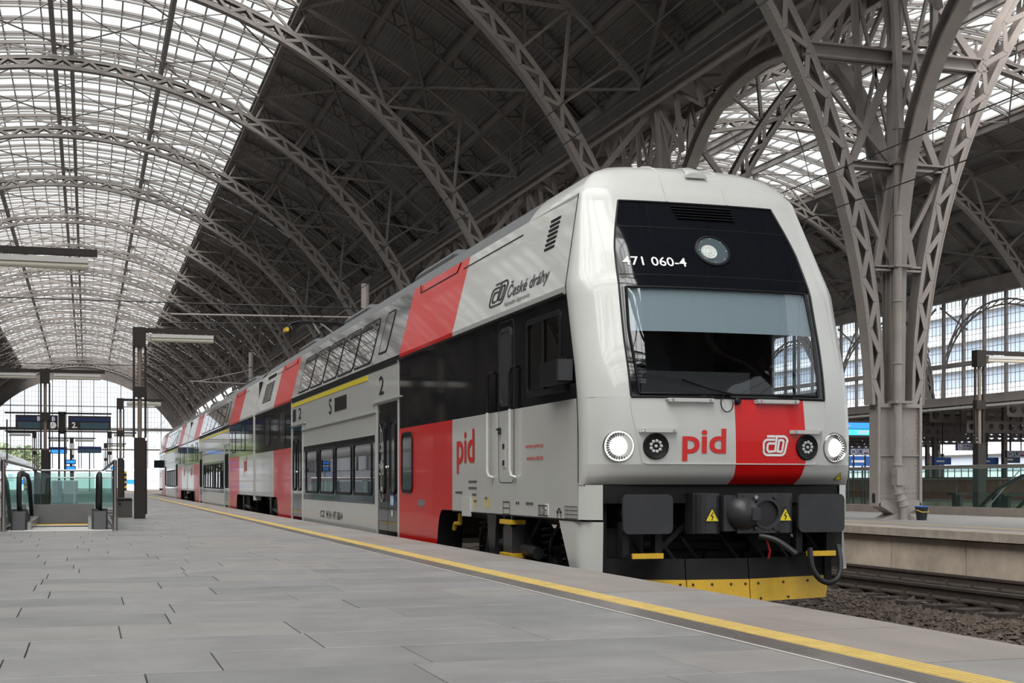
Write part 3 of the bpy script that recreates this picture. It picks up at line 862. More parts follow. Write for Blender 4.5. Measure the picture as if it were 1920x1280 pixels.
# ================================================================== THE TRAIN
XC = 6.07; SIDE_X = XC - 1.47
def ip(x, xs, ys): return float(np.interp(x, xs, ys))
def hw(z): return ip(z, [2.78, 3.79, 3.93, 4.05, 4.14, 4.21, 4.25, 4.27], [1.47, 1.22, 1.12, 1.0, .82, .58, .32, .02])
def seam_raw(z): return ip(z, [1.63, 2.70, 3.79, 3.93, 4.05, 4.14, 4.21, 4.27], [12.86, 13.22, 13.54, 13.62, 13.75, 13.95, 14.3, 15.2])
def seam(z):
    if z > 3.5 or z < 1.0: return seam_raw(z)
    return sum(seam_raw(z + .1 * k) for k in range(-4, 5)) / 9 if z < 3.1 else seam_raw(z)
def nose_d(z): return ip(z, [.78, .86, .98, 1.63, 2.75, 3.2, 3.69, 3.9, 4.0, 4.1, 4.27], [.20, .36, .42, .45, .48, .36, .20, .17, .20, .24, .3])
def nose_y(x, z):
    return seam(z) - nose_d(z) * max(0.0, 1 - (min(1.0, abs(x) / hw(z))) ** 2.5) ** .4
def nose_pt(x, z, off=0.0):
    e = .01; dx = (nose_y(x + e, z) - nose_y(x - e, z)) / (2 * e); dz = (nose_y(x, z + e) - nose_y(x, z - e)) / (2 * e)
    n = Vector((dx, -1, dz)).normalized()
    p = Vector((XC + x, nose_y(x, z), z)) + n * off
    return p
def nose_n(x, z):
    e = .02; dx = (nose_y(x + e, z) - nose_y(x - e, z)) / (2 * e); dz = (nose_y(x, z + e) - nose_y(x, z - e)) / (2 * e)
    return Vector((dx, -1, dz)).normalized()
def npatch(mb, xa, xb, z0, z1, nx=12, nz=10, off=0.0):
    """piece of the nose skin between x=xa(z) and x=xb(z)"""
    fa = xa if callable(xa) else (lambda z: xa); fb = xb if callable(xb) else (lambda z: xb)
    rows = []
    for i in range(nz + 1):
        z = z0 + (z1 - z0) * i / nz; a, b = fa(z), fb(z); r = []
        for j in range(nx + 1):
            s = j / nx; x = a + (b - a) * s; r.append(nose_pt(x, z, off) if off else (XC + x, nose_y(x, z), z))
        rows.append(r)
    return mb.grid(rows)
def corner(mb, sgn, xb, z0, z1, nz=10, nx=14):
    rows = []
    for i in range(nz + 1):
        z = z0 + (z1 - z0) * i / nz; b = xb(z); h = hw(z); r = []
        for j in range(nx + 1):
            s = 1 - (1 - j / nx) ** 2.4; x = b + (h - b) * s; r.append((XC + sgn * x, nose_y(x, z), z))
        rows.append(r if sgn > 0 else r[::-1])
    return mb.grid(rows)
def xblack(z): return ip(z, [1.63, 2.2, 2.75, 2.95, 3.18, 3.4, 3.69], [1.045, 1.06, 1.05, 1.035, 1.01, .955, .865])
def xglass(z): return ip(z, [1.65, 2.3, 2.73], [.965, 1.005, .983])
Z_RED = (.0, .79)
def red0(z): return ip(z, [.78, .98, 1.63], [.03, .02, 0.0])
def red1(z): return ip(z, [.78, .98, 1.04, 1.63], [.77, .80, .81, .775])

coach = thing('railway_coach', (XC, 12.4, -.55), 'white, red and black double deck train coach with driving cab and lit headlamps', 'train car')
# --- nose skin
mb = MB()
for z0, z1, n in ((.78, .98, 6), (.98, 1.63, 8)):
    npatch(mb, lambda z: -hw(z) * .97, red0, z0, z1, 18, n); npatch(mb, red1, lambda z: hw(z) * .97, z0, z1, 12, n)
    for s in (-1, 1): corner(mb, s, lambda z: hw(z) * .97, z0, z1, n, 6)
for s in (-1, 1): corner(mb, s, xblack, 1.63, 3.69, 24)
build('nose_shell', mb, W_, coach, smooth=True)
mb = MB()
zs = [3.69, 3.74, 3.79, 3.84, 3.9, 3.95, 4.0, 4.05, 4.1, 4.14, 4.18, 4.21, 4.23, 4.25, 4.262, 4.268]
rows = []
for z in zs:
    h = hw(z); r = []
    xs_ = [h * (1 - (1 - j / 16) ** 2.2) for j in range(17)]
    r = [(XC - x, nose_y(x, z), z) for x in reversed(xs_)] + [(XC + x, nose_y(x, z), z) for x in xs_[1:]]
    rows.append([(XC - h, 15.3 if z > 3.78 else seam(z), z)] + r + [(XC + h, 15.3 if z > 3.78 else seam(z), z)])
mb.grid(rows)
mb.add([(XC - .32, 14.5, 4.262), (XC + .32, 14.5, 4.262), (XC + .32, 15.35, 4.268), (XC - .32, 15.35, 4.268)], [(0, 1, 2, 3)])
build('cab_roof', mb, W_, coach, smooth=True)
for s in (-.34, .34):
    build('roof_ridge', MB().tube([nose_pt(s, z, .004) for z in (3.70, 3.8, 3.9, 4.0, 4.1, 4.16, 4.2)], .014, 6), W_, coach, smooth=True)
hn = MB(); rows = []
for t in np.linspace(0, 1, 7):
    p = nose_pt(.06, 4.0 + .20 * t, 0); w = .13 * (1 - .75 * t); h = .055 * (1 - t) + .004
    rows.append([(p.x + w * math.cos(a), p.y - .03 * (1 - t), p.z + h * math.sin(a) + .005) for a in np.linspace(math.pi, 0, 9)])
hn.grid(rows); hn.add(rows[0], [tuple(range(9))])
build('horn_fairing', hn, W_, coach, smooth=True)
rd = MB(); npatch(rd, red0, red1, .98, 1.63, 10, 8); npatch(rd, red0, red1, .78, .98, 10, 6)
build('red_nose_panel', rd, RED, coach, smooth=True)
build('cab_seam', MB().tube([(XC - hw(z) - .001, seam(z), z) for z in np.linspace(.80, 3.78, 40)], .006, 5), BLK2, coach)
build('chin_seam', MB().tube([(XC + x, nose_y(x, .785) - .004, .777) for x in np.linspace(-1.44, 1.44, 40)], .008, 5), BLK2, coach)
build('panel_crease', MB().tube([nose_pt(-x, z, .001) for x, z in ((1.055, 1.62), (1.05, 1.5), (1.0, 1.25), (.945, 1.0))] + [nose_pt(x, .985, .001) for x in np.linspace(-.9, .9, 20)] + [nose_pt(x, z, .001) for x, z in ((.945, 1.0), (1.0, 1.25), (1.05, 1.5), (1.055, 1.62))], .007, 5), W_, coach, smooth=True)
# --- black fascia with lamp, louvre, number
mb = MB(); npatch(mb, lambda z: -xblack(z), xblack, 2.735, 3.69, 26, 18)
npatch(mb, lambda z: -xblack(z), lambda z: -xglass(z), 1.63, 2.735, 3, 14); npatch(mb, xglass, xblack, 1.63, 2.735, 3, 14); npatch(mb, lambda z: -xglass(z), xglass, 1.63, 1.665, 20, 1)
fas = build('black_fascia', mb, BLK, coach, smooth=True)
mb = MB()
for s in (-1, 1):
    mb.tube([nose_pt(s * xblack(z), z, .004) for z in np.linspace(1.64, 3.69, 24)], .011, 5); mb.tube([nose_pt(s * xglass(z), z, .006) for z in np.linspace(1.665, 2.735, 14)], .016, 5)
for z, f in ((2.735, xglass), (1.665, xglass), (3.69, xblack), (1.632, xblack)): mb.tube([nose_pt(x, z, .004) for x in np.linspace(-f(z), f(z), 24)], .012, 5)
build('rubber_seal', mb, BLK2, fas)
mb = MB()
for z in (2.87, 3.40): mb.tube([nose_pt(x, z, .001) for x in np.linspace(-xblack(z) * .99, xblack(z) * .99, 24)], .004, 4)
build('panel_gap', mb, INK, fas)
lv = MB()
for k in range(5):
    z = 3.66 - k * .033; p = [nose_pt(x, z, .004) for x in np.linspace(-.31 + k * .008, .37, 10)]; q = [nose_pt(x, z - .02, .022) for x in np.linspace(-.31 + k * .008, .37, 10)]; lv.grid([q, p])
build('louvre', lv, INK, fas)
def fit(s, w, h, **k):
    v, f = text_geo(s, 1.0, **k); a = np.array(v); lo, hi = a.min(0), a.max(0)
    return [((x - lo[0]) / (hi[0] - lo[0]) * w, (y - lo[1]) / (hi[1] - lo[1]) * h) for x, y in v], f
def nose_text(name, s, x0, x1, z0, z1, m, parent, off=.006, **k):
    v, f = fit(s, x1 - x0, z1 - z0, **k)
    return build(name, MB().add([nose_pt(x0 + a, z0 + b, off) for a, b in v], f), m, parent)
nose_text('running_number', '471 060-4', -.965, -.305, 2.965, 3.062, INKW, fas, bold=.008)
# top lamp
def lamp_at(name, x, z, r, mat_face, parent, blend=.5, proud=.012, face_in=-.01):
    n = (nose_n(x, z) * blend + Vector((0, -1, 0)) * (1 - blend)).normalized(); c = nose_pt(x, z, proud)
    bz = build(name, MB().lathe([(r, -.10), (r, .0), (r * .93, .012), (r * .86, 0), (r * .84, -.06)], c, n, 28), BLK2, parent, smooth=True)
    return bz, c, n
tl = build('top_lamp', MB().lathe([(.19, -.05), (.19, .008), (.17, .014), (.165, -.01), (.02, -.012)], nose_pt(.02, 3.155, .008), nose_n(.02, 3.155), 28), BLK2, fas, smooth=True)
c = nose_pt(.02, 3.155, .012); n = nose_n(.02, 3.155)
build('lens_cover', MB().lathe([(.166, -.006), (.166, 0)], c, n, 28), mat('lamp_cover_glass', (.075, .10, .115), .08), tl)
t1 = Vector((1, 0, 0)); t1 = (t1 - n * t1.dot(n)).normalized(); t2 = n.cross(t1); t2 = t2 if t2.z > 0 else -t2
rf = build('reflector', MB().lathe([(.088, 0), (.084, .008), (.06, .004), (.055, .008), (.03, .005), (.02, .010)], c - t1 * .045 - t2 * .02 + n * .001, n, 24), LED, tl, smooth=False)
for k in range(8):
    w = 2 * math.pi * k / 8; build('rivet', MB().lathe([(.007, 0), (.005, .006)], c + (t1 * math.cos(w) + t2 * math.sin(w)) * .15 + n * .001, n, 6), LED, tl)
# --- windscreen, blind, cab
gl = MB(); npatch(gl, lambda z: -xglass(z), xglass, 1.665, 2.735, 22, 14)
build('windscreen', gl, GLASS, coach, smooth=True)
bl = MB(); rows = []
for z in np.linspace(2.29, 2.735, 8): rows.append([(XC + x, nose_y(x, z) + .025, z) for x in np.linspace(-xglass(z), xglass(z), 18)])
build('roller_blind', bl.grid(rows), BLIND, coach, smooth=True)
wp = MB().tube([nose_pt(-.02, 1.66, .03), nose_pt(-.28, 1.71, .05), nose_pt(-.55, 1.80, .05)], .012, 6).bar(nose_pt(-.35, 1.735, .045), nose_pt(-.92, 1.84, .04), .012, .035)
build('wiper', wp, BLK2, coach)
build('cable_loop', MB().tube([nose_pt(-.09 + .065 * math.cos(a), 1.575 + .085 * math.sin(a), .03) for a in np.linspace(.3, 6.5, 22)], .006, 5), BLK2, coach)
build('rubber_plug', MB().lathe([(.03, 0), (.035, .03), (.02, .05)], nose_pt(.03, 1.60, 0), (0, -1, 0), 12), BLK2, coach)
cab = build('cab_interior', MB().box(XC - 1.38, XC + 1.38, 12.75, 15.9, .92, .98).box(XC - 1.38, XC + .35, 15.0, 15.06, .98, 2.75).box(XC + .35, XC + 1.38, 15.85, 15.9, .98, 2.75)
      .box(XC - 1.38, XC + 1.38, 13.1, 15.9, 2.76, 2.80), CABIN, coach)
build('driver_desk', MB().prism([(12.72, 1.66), (13.05, 1.70), (13.45, 1.50), (13.45, 1.0), (12.62, 1.0)], lambda p, q, t: (t, p, q), XC - 1.15, XC + .75).box(XC - .75, XC + .45, 13.0, 13.25, 1.66, 1.93), CABIN, cab)
build('driver_seat', MB().prism(rrect(XC - .35, XC + .15, 1.3, 2.05, .1), lambda p, q, t: (p, t, q), 14.15, 14.3).prism(rrect(XC - .25, XC + .05, 2.0, 2.2, .06), lambda p, q, t: (p, t, q), 14.12, 14.24).box(XC - .35, XC + .15, 13.75, 14.2, 1.25, 1.38), INK, cab)
# --- lamps of the nose
for s in (-1, 1):
    n = (nose_n(s * 1.165, 1.155) * .55 + Vector((0, -1, 0)) * .45).normalized(); c = nose_pt(s * 1.165, 1.155, .01)
    h = build('headlamp', MB().lathe([(.155, -.13), (.155, .0), (.145, .014), (.132, .0), (.115, -.03), (.02, -.03)], c, n, 32), CHROME, coach, smooth=True)
    build('lit_lens', MB().lathe([(.086, -.026), (.086, -.004), (.06, .006), (.02, .010)], c, n, 28), LAMPON, h, smooth=True)
    rr = MB(); a1 = n.orthogonal().normalized(); b1 = n.cross(a1)
    for k in range(30):
        w = 2 * math.pi * k / 30; e = a1 * math.cos(w) + b1 * math.sin(w); rr.bar(c + e * .088 - n * .016, c + e * .135 - n * .002, .007, .012)
    build('reflector_rib', rr, BUF, h)
    c = nose_pt(s * .815, 1.155, .006); n = nose_n(s * .815, 1.155)
    h = build('marker_lamp', MB().lathe([(.128, -.05), (.128, .008), (.118, .014), (.105, .004), (.02, .002)], c, n, 28), BLK2, coach, smooth=True)
    a1 = n.orthogonal().normalized(); b1 = n.cross(a1)
    for rad, cnt in ((.0, 1), (.052, 9)):
        for k in range(cnt):
            w = 2 * math.pi * k / cnt + .3; build('led', MB().lathe([(.017, 0), (.016, .008), (.008, .014)], c + (a1 * math.cos(w) + b1 * math.sin(w)) * rad + n * .003, n, 10), LED, h)
    for xa, xb_, z in ((.975, .615, 1.305), (.70, .225, 1.598)):
        g = MB(); P = [nose_pt(s * xa, z, .0), nose_pt(s * xa * .98, z, .05), nose_pt(s * (xb_ + .02), z, .05), nose_pt(s * xb_, z, .0)]
        for p, q in zip(P[:-1], P[1:]): g.bar(p, q, .012 if False else .035, .022, up=(0, -1, 0))
        g.bar(P[0] + Vector((0, -.01, -.012)), P[3] + Vector((0, -.01, -.012)), .03, .016)
        gh = build('grab_handle', g, TUBEH, coach)
        for e in (.9, .1):
            x = xb_ + (xa - xb_) * e; build('bolt', MB().lathe([(.013, 0), (.010, .008)], nose_pt(s * x, z, .062), (0, -1, 0), 8), CHROME, gh)
nose_text('route_logo', 'pid', -.55, -.092, 1.012, 1.330, INKR, coach, bold=.022)
def cd_logo(mb, x0, z0, w, h, fn, sw, slant=0.0):
    def T(L): return [(x0 + (a / 1.36) * w + slant * b * h, z0 + b * h) for a, b in L]
    L = [[(.60, .82), (.30, .82)] + arcpts(.24, .58, .24, 95, 180, 5) + [(.0, .30)] + arcpts(.24, .24, .24, 180, 265, 5) + [(.92, 0)] + arcpts(.98, .26, .26, -85, -8, 5) + [(1.34, .72)] + arcpts(1.10, .74, .26, 0, 85, 5) + [(.74, 1.0), (.66, .20)],
         [(.60, .62), (.36, .62)] + arcpts(.34, .50, .12, 95, 180, 4) + [(.20, .32)] + arcpts(.34, .30, .12, 180, 265, 4) + [(.56, .20)],
         [(.90, .80), (1.04, .80)] + arcpts(1.04, .70, .10, 85, 0, 4) + [(1.08, .34)] + arcpts(.96, .30, .12, 0, -85, 4) + [(.80, .20), (.88, .80)],
         [(.22, 1.0), (.62, 1.0)]]
    return strokes(mb, [T(q) for q in L], sw, fn)
build('railway_emblem', cd_logo(MB(), .315, 1.075, .265, .185, lambda a, b: nose_pt(a, b, .007), .023), INKW, coach)
def tri_sign(parent, fn, x, z, s):
    t = build('warning_triangle', MB().add([fn(x - s, z - s * .8), fn(x + s, z - s * .8), fn(x, z + s)], [(0, 1, 2)]), YELW, parent)
    fn2 = lambda a, b: tuple(Vector(fn(a, b)) + Vector((-.001, -.003, 0)))
    m2 = MB(); strokes(m2, [[(x + .1 * s, z + .35 * s), (x - .15 * s, z - .05 * s), (x + .15 * s, z - .15 * s), (x - .05 * s, z - .6 * s)], [(x - s, z - s * .8), (x + s, z - s * .8), (x, z + s), (x - s, z - s * .8)]], s * .13, fn2)
    build('pictogram', m2, INK, t)
tri_sign(coach, lambda a, b: nose_pt(a, b, .016), 1.26, .875, .038)

# --- side walls ------------------------------------------------------------------------------
def sx(z, side=-1): return XC + side * hw(z)
def spatch(mb, y0, y1, z0, z1, side=-1, off=0.0, nz=1, ny=1):
    f0 = y0 if callable(y0) else (lambda z: y0); f1 = y1 if callable(y1) else (lambda z: y1); rows = []
    for i in range(nz + 1):
        z = z0 + (z1 - z0) * i / nz
        rows.append([(sx(z, side) + side * off, f0(z) + (f1(z) - f0(z)) * j / ny, z) for j in range(ny + 1)])
    return mb.grid(rows if side < 0 else rows[::-1])
def S(x, y): return on_x(x, y, SIDE_X)
def side_pt(y, z, off=.006): return (sx(z) - off, y, z)
def side_text(name, s, pa, pb, m, parent, slope=False, off=.006, **k):
    """lettering on the wall facing the platform: pa = lower left pixel, pb = upper right pixel of its box"""
    X = SIDE_X
    if slope:
        for _ in range(6): X = sx(on_x(pa[0], pa[1], X)[1])
    ya, za = on_x(pa[0], pa[1], X)
    if slope:
        X2 = SIDE_X
        for _ in range(6): X2 = sx(on_x(pb[0], pb[1], X2)[1])
        yb, zb_ = on_x(pb[0], pb[1], X2)
    else: yb, zb_ = on_x(pb[0], pb[1], X)
    v, f = fit(s, ya - yb, zb_ - za, **k)
    return build(name, MB().add([side_pt(ya - a, za + b, off) for a, b in v], f), m, parent)
def frame_on_side(mb, y0, y1, z0, z1, r, w, d0, d1):
    """rounded frame standing proud of the side wall"""
    o = rrect(y0, y1, z0, z1, r); i = rrect(y0 + w, y1 - w, z0 + w, z1 - w, max(.01, r - w))
    return mb.ring(o, i, lambda p, q, t: (sx(q) - t, p, q), d0, d1)
def pane_on_side(mb, y0, y1, z0, z1, r, d):
    return mb.add([(sx(q) - d, p, q) for p, q in rrect(y0, y1, z0, z1, r)], [tuple(range(20))])
def holed(mb, y0, y1, z0, z1, h, side=-1):
    a, b, c, d = h
    spatch(mb, y0, a, z0, z1, side, nz=4); spatch(mb, b, y1, z0, z1, side); spatch(mb, a, b, z0, c, side); spatch(mb, a, b, d, z1, side)

def door_leafs(root, y0, y1, zt, first):
    for i, (a, b) in enumerate(((y0, (y0 + y1) / 2), ((y0 + y1) / 2, y1))):
        d = build('door', MB().box(SIDE_X + .01, SIDE_X + .05, a + .012, b - .012, -.10, zt), BLK, root)
        m = (a + b) / 2
        f = MB(); frame_on_side(f, m - .22, m + .22, .62, 1.80, .12, .035, -.012, .012); build('door_window_frame', f, BLK2, d)
        g = MB(); pane_on_side(g, m - .185, m + .185, .655, 1.765, .09, -.006); build('door_pane', g, SILV, d)
        if first: build('door_button', MB().lathe([(.03, 0), (.025, .02)], (SIDE_X + .01, b - .09 if i == 0 else a + .09, 1.05), (-1, 0, 0), 10), CHROME, d)
def ladder_trim(root, y0, y1, z, w=.02, m=W_):
    build('rain_strip', MB().box(SIDE_X - .03, SIDE_X, y0, y1, z, z + w), m, root)
def bogie(root, yc, first):
    b = build('bogie', MB().box(XC - 1.18, XC - 1.02, yc - 1.75, yc + 1.75, -.10, .12).box(XC + 1.02, XC + 1.18, yc - 1.75, yc + 1.75, -.10, .12).box(XC - 1.1, XC + 1.1, yc - .3, yc + .3, -.05, .25)
              .prism([(yc - .9, -.02), (yc + .9, -.02), (yc + .6, .38), (yc - .6, .38)], lambda p, q, t: (t, p, q), XC - 1.30, XC - 1.12), DARK, root)
    for w in (-1.3, 1.3):
        for s in (-1, 1):
            build('wheel', MB().lathe([(.457, -.07), (.457, .07), (.36, .07), (.34, .04), (.16, .04), (.15, .09), (.05, .09)], (XC + s * .78, yc + w, -.09), (s, 0, 0), 28), DARK, b, smooth=True)
        build('axle', MB().tube([(XC - .95, yc + w, -.09), (XC + .95, yc + w, -.09)], .09, 10), DARK, b)
        for s in (-1, 1): build('axlebox', MB().box(XC + s * 1.02 - .10, XC + s * 1.02 + .17, yc + w - .2, yc + w + .2, -.22, .10).lathe([(.13, -.02), (.11, .06)], (XC + s * 1.16, yc + w, -.08), (s, 0, 0), 14), DARK, b)
        for e in (-.33, .33): build('coil_spring', MB().tube([(XC - 1.12 + .08 * math.cos(k * .9), yc + w + e + .08 * math.sin(k * .9), -.06 + .011 * k) for k in range(34)], .017, 5), BUF, b)
    build('damper', MB().tube([(XC - 1.30, yc - 1.1, .02), (XC - 1.30, yc - .25, .06)], .07, 10).tube([(XC - 1.30, yc - .25, .06), (XC - 1.30, yc + .3, .09)], .05, 10), BUF, b)
    build('damper', MB().tube([(XC - 1.28, yc + .75, .40), (XC - 1.28, yc + .95, -.1)], .05, 8), BUF, b)
    build('hanger_bracket', MB().prism([(yc + .35, .42), (yc + .75, .42), (yc + .62, -.25), (yc + .45, -.25)], lambda p, q, t: (t, p, q), XC - 1.36, XC - 1.24), BUF, b)
    if first:
        build('air_reservoir', MB().lathe([(.20, -.5), (.23, -.44), (.23, .44), (.20, .5)], (XC - .98, yc + .35, .16), (0, 1, 0), 16), DARK, b, smooth=True)
        for k in range(5):
            y = yc - 1.6 + k * .7; build('brake_hose', MB().tube([(XC - 1.2, y, .40), (XC - 1.28, y + .08, .2), (XC - 1.25, y + .22, .05), (XC - 1.2, y + .32, .02)], .02, 6), INK, b)
        for dz in (-.12, -.2): build('brake_pipe', MB().tube([(XC - 1.25, yc - 1.7, dz), (XC - 1.25, yc - .6, dz)], .035, 8), RAIL, b)

def end_section(root, yd, ye, first=False, mirror=False, wd=3.27):
    """wall from the door (yd) to the coach end (ye): red next to the door, white beyond, black window band above"""
    ya = 13.3 if callable(ye) else ye; s = 1 if ya > yd else -1; yr = yd + s * wd
    def P(name, m, y0, y1, z0, z1, nz=1, side=-1):
        mb = MB(); spatch(mb, *((y0, y1) if s > 0 else (y1, y0)), z0, z1, side, nz=nz) if not callable(y1) else spatch(mb, y1, y0, z0, z1, side, nz=nz)
        return build(name, mb, m, root)
    # lower wall
    P('red_side_panel', RED, yd, yr, .44, 1.63); P('white_side_panel', W_, yr, ye, .44, 1.63)
    rp = MB(); e = yd + s * 2.45                       # red skirt reaching down beside the bogie, with a curved wheel arch
    pts = [(yd, -.16), (e, -.16)] + [(e + s * (.30 * (1 - math.cos(t))), -.16 + .60 * math.sin(t)) for t in np.linspace(.0, math.pi / 2, 8)] + [(yd, .44)]
    rp.add([(SIDE_X, p, q) for p, q in pts], [tuple(range(len(pts))) if s < 0 else tuple(reversed(range(len(pts))))])
    build('red_skirt', rp, RED, root)
    aw = MB(); aw.grid([[(SIDE_X - .004, p, q), (SIDE_X + .35, p, q)] for p, q in [(e + s * (.30 * (1 - math.cos(t))), -.16 + .60 * math.sin(t)) for t in np.linspace(.0, math.pi / 2, 8)]])
    build('wheel_arch', aw, BLK2, root)
    build('sill_seal', MB().box(SIDE_X - .004, SIDE_X + .02, min(yr, ya), max(yr, ya), .425, .44), BLK2, root)
    # window band
    if first:
        mb = MB(); holed(mb, seam, yd, 1.63, 2.70, (13.42, 14.50, 1.77, 2.52)); build('black_window_band', mb, BLK, root)
        mb = MB(); holed(mb, seam, yd, 1.63, 2.70, (13.42, 14.50, 1.77, 2.52), 1); build('black_window_band', mb, BLK, root)
    else:
        P('black_window_band', BLK, yd, ye, 1.63, 2.70)
        for q in (.22, .62):
            m = yd + (ya - yd) * q; f = MB(); frame_on_side(f, m - .55, m + .55, 1.78, 2.55, .12, .03, -.002, .012); w = build('window_frame', f, BLK2, root)
            g = MB(); pane_on_side(g, m - .52, m + .52, 1.81, 2.52, .09, .004); build('window_pane', g, SILV, w)
    # shoulder strip and sloped upper wall
    P('red_side_panel', RED, yd, yr, 2.70, 2.78); P('white_side_panel', W_, yr, ye, 2.70, 2.78)
    P('red_upper_panel', RED, yd, yr, 2.78, 3.79, 3); P('white_upper_panel', W_, yr, ye, 2.78, 3.79, 6)
    build('rain_strip', MB().box(SIDE_X - .025, SIDE_X, min(yd, ya), max(yd, ya), 2.695, 2.715), BLK2, root)
    hy = yd + s * .5                                  # roof edge hatch lines
    hl = MB().tube([(sx(3.72) - .004, hy, 3.78), (sx(3.66) - .004, hy + s * .05, 3.66), (sx(3.66) - .004, hy + s * 2.2, 3.66), (sx(3.78) - .004, hy + s * 2.3, 3.78)], .008, 4)
    hl.tube([(sx(3.66) - .004, hy + s * 2.55, 3.66), (sx(3.66) - .004, hy + s * (5.2 if first else 3.6), 3.66)], .007, 4)
    build('hatch_seam', hl, BLK2, root)
    return yr
def mid_section(root, y0, y1, first=False, nwin=5, dl=(True, True)):
    """double deck part with a door at each end: lower windows, upper windows, stripes"""
    yd0, yd1 = y0 + 1.72, y1 - 1.72; zt = 2.08
    build('door_post', MB().box(SIDE_X - .012, SIDE_X + .03, y0, y0 + .07, -.14, 2.70), W_, root); build('door_post', MB().box(SIDE_X - .012, SIDE_X + .03, yd0 - .02, yd0 + .10, -.14, 2.10), W_, root)
    build('door_post', MB().box(SIDE_X - .012, SIDE_X + .03, y1 - .07, y1, -.14, 2.70), W_, root); build('door_post', MB().box(SIDE_X - .012, SIDE_X + .03, yd1 - .10, yd1 + .02, -.14, 2.10), W_, root)
    door_leafs(root, y0 + .08, yd0 - .02, zt, first); door_leafs(root, yd1 + .02, y1 - .08, zt, first)
    ya, yb, za, zb_ = yd0 + .18, yd1 - .16, .44, 1.60
    mb = MB()
    for a, b, c, d in ((yd0, ya, -.16, 2.08), (yb, yd1, -.16, 2.08), (ya, yb, -.16, za), (ya, yb, zb_, 2.08), (y0, y1, 2.08, 2.78)): spatch(mb, a, b, c, d)
    build('white_side_wall', mb, W_, root)
    wins = [(ya + .25 + k * (yb - ya - .4) / nwin, ya + .25 + (k + 1) * (yb - ya - .4) / nwin - .22) for k in range(nwin)]
    mb = MB(); prev = ya
    spatch(mb, ya, yb, za, .60); spatch(mb, ya, yb, 1.50, zb_)
    for a, b in wins: spatch(mb, prev, a, .60, 1.50); prev = b
    spatch(mb, prev, yb, .60, 1.50); band = build('lower_window_band', mb, BLK, root)
    for a, b in wins:
        f = MB(); frame_on_side(f, a - .02, b + .02, .58, 1.52, .12, .05, -.004, .014); w = build('window_frame', f, BLK2, band)
        g = MB(); pane_on_side(g, a, b, .60, 1.50, .09, -.004); build('window_pane', g, SIDEGL, w)
    ladder_trim(root, yd0, yd1, 1.97); ladder_trim(root, y0 - .15, yd0 + .3, 2.12); ladder_trim(root, yd1 - .5, y1, 2.12)
    build('yellow_stripe', MB().box(SIDE_X - .006, SIDE_X, y0 + 2.5 if first else y0, y1, 2.555, 2.64), YELW, root)
    build('black_strip', MB().box(SIDE_X - .006, SIDE_X, y0, y1, 2.66, 2.775), BLK2, root)
    # upper deck: glossy grey surround with slanted panes
    mb = MB(); spatch(mb, y0, y1, 2.78, 3.79, nz=3); up = build('upper_window_band', mb, SILV, root)
    st = (y1 - y0 - 3.2) / 5
    for k in range(5):
        a = y0 + 2.35 + k * st; g = MB(); rr = rrect(a, a + st - .16, 2.86, 3.60, .12)
        g.add([(sx(q) - .008, p, q) for p, q in rr], [tuple(range(20))]); w = build('upper_window', g, UPGL, up)
        f = MB().ring(rrect(a - .03, a + st - .13, 2.83, 3.63, .14), rr, lambda p, q, t: (sx(q) - t, p, q), 0, .010); build('window_seal', f, BLK2, w)
    g = MB(); rr = rrect(y0 + 1.15, y0 + 1.75, 2.95, 3.60, .06); g.add([(sx(q) - .008, p, q) for p, q in rr], [tuple(range(20))]); w = build('upper_window', g, BLK, up)
    build('window_seal', MB().ring(rrect(y0 + 1.12, y0 + 1.78, 2.92, 3.63, .08), rr, lambda p, q, t: (sx(q) - t, p, q), 0, .010), BLK2, w)
    # saloon behind the lower glass
    it = build('saloon', MB().box(XC - 1.35, XC + 1.35, y0, y1, -.14, -.06).box(XC + .9, XC + .95, y0, y1, -.06, 1.75).box(XC - 1.4, XC + .95, y0, y1, 1.72, 1.78).box(XC - 1.4, XC + .9, yd0 - .03, yd0 + .03, -.06, 1.72).box(XC - 1.4, XC + .9, yd1 - .03, yd1 + .03, -.06, 1.72), SEATW, root)
    for a, b in wins:
        for o in (a + .15, b - .15): build('seat', MB().prism(rrect(XC - 1.28, XC - .38, .30, 1.12, .09), lambda p, q, t: (p, t, q), o - .06, o + .06).box(XC - 1.28, XC - .38, o - .05, o + .38, .28, .40), SEAT, it)
def roof(root, y0, y1):
    xs = [1.22, 1.12, 1.0, .82, .58, .32, 0]; zz = [3.79, 3.93, 4.05, 4.14, 4.21, 4.25, 4.27]
    pr = [(-x, z) for x, z in zip(xs, zz)] + [(x, z) for x, z in reversed(list(zip(xs[:-1], zz[:-1])))]
    r = build('roof', MB().grid([[(XC + x, y, z) for x, z in pr] for y in (y0, y1)]), ROOFG, root, smooth=True)
    for k in range(3):
        a = y0 + (y1 - y0) * (.2 + .27 * k); build('roof_unit', MB().cbox(XC - .8, XC + .8, a, a + 2.6, 4.12, 4.32, .08), ROOFG, r)
    return r
def far_side(root, y0, y1):
    mb = MB(); spatch(mb, y0, y1, .44, 1.63, 1); spatch(mb, y0, y1, 2.70, 3.79, 1, nz=6); build('far_wall', mb, W_, root)
def coach_end(root, y, s):
    pr = [(-1.47, .3), (1.47, .3), (1.47, 2.78), (1.22, 3.79), (.82, 4.14), (0, 4.27), (-.82, 4.14), (-1.22, 3.79), (-1.47, 2.78)]
    mb = MB().add([(XC + a, y, b) for a, b in pr], [tuple(range(9))]); build('end_wall', mb, W_, root)

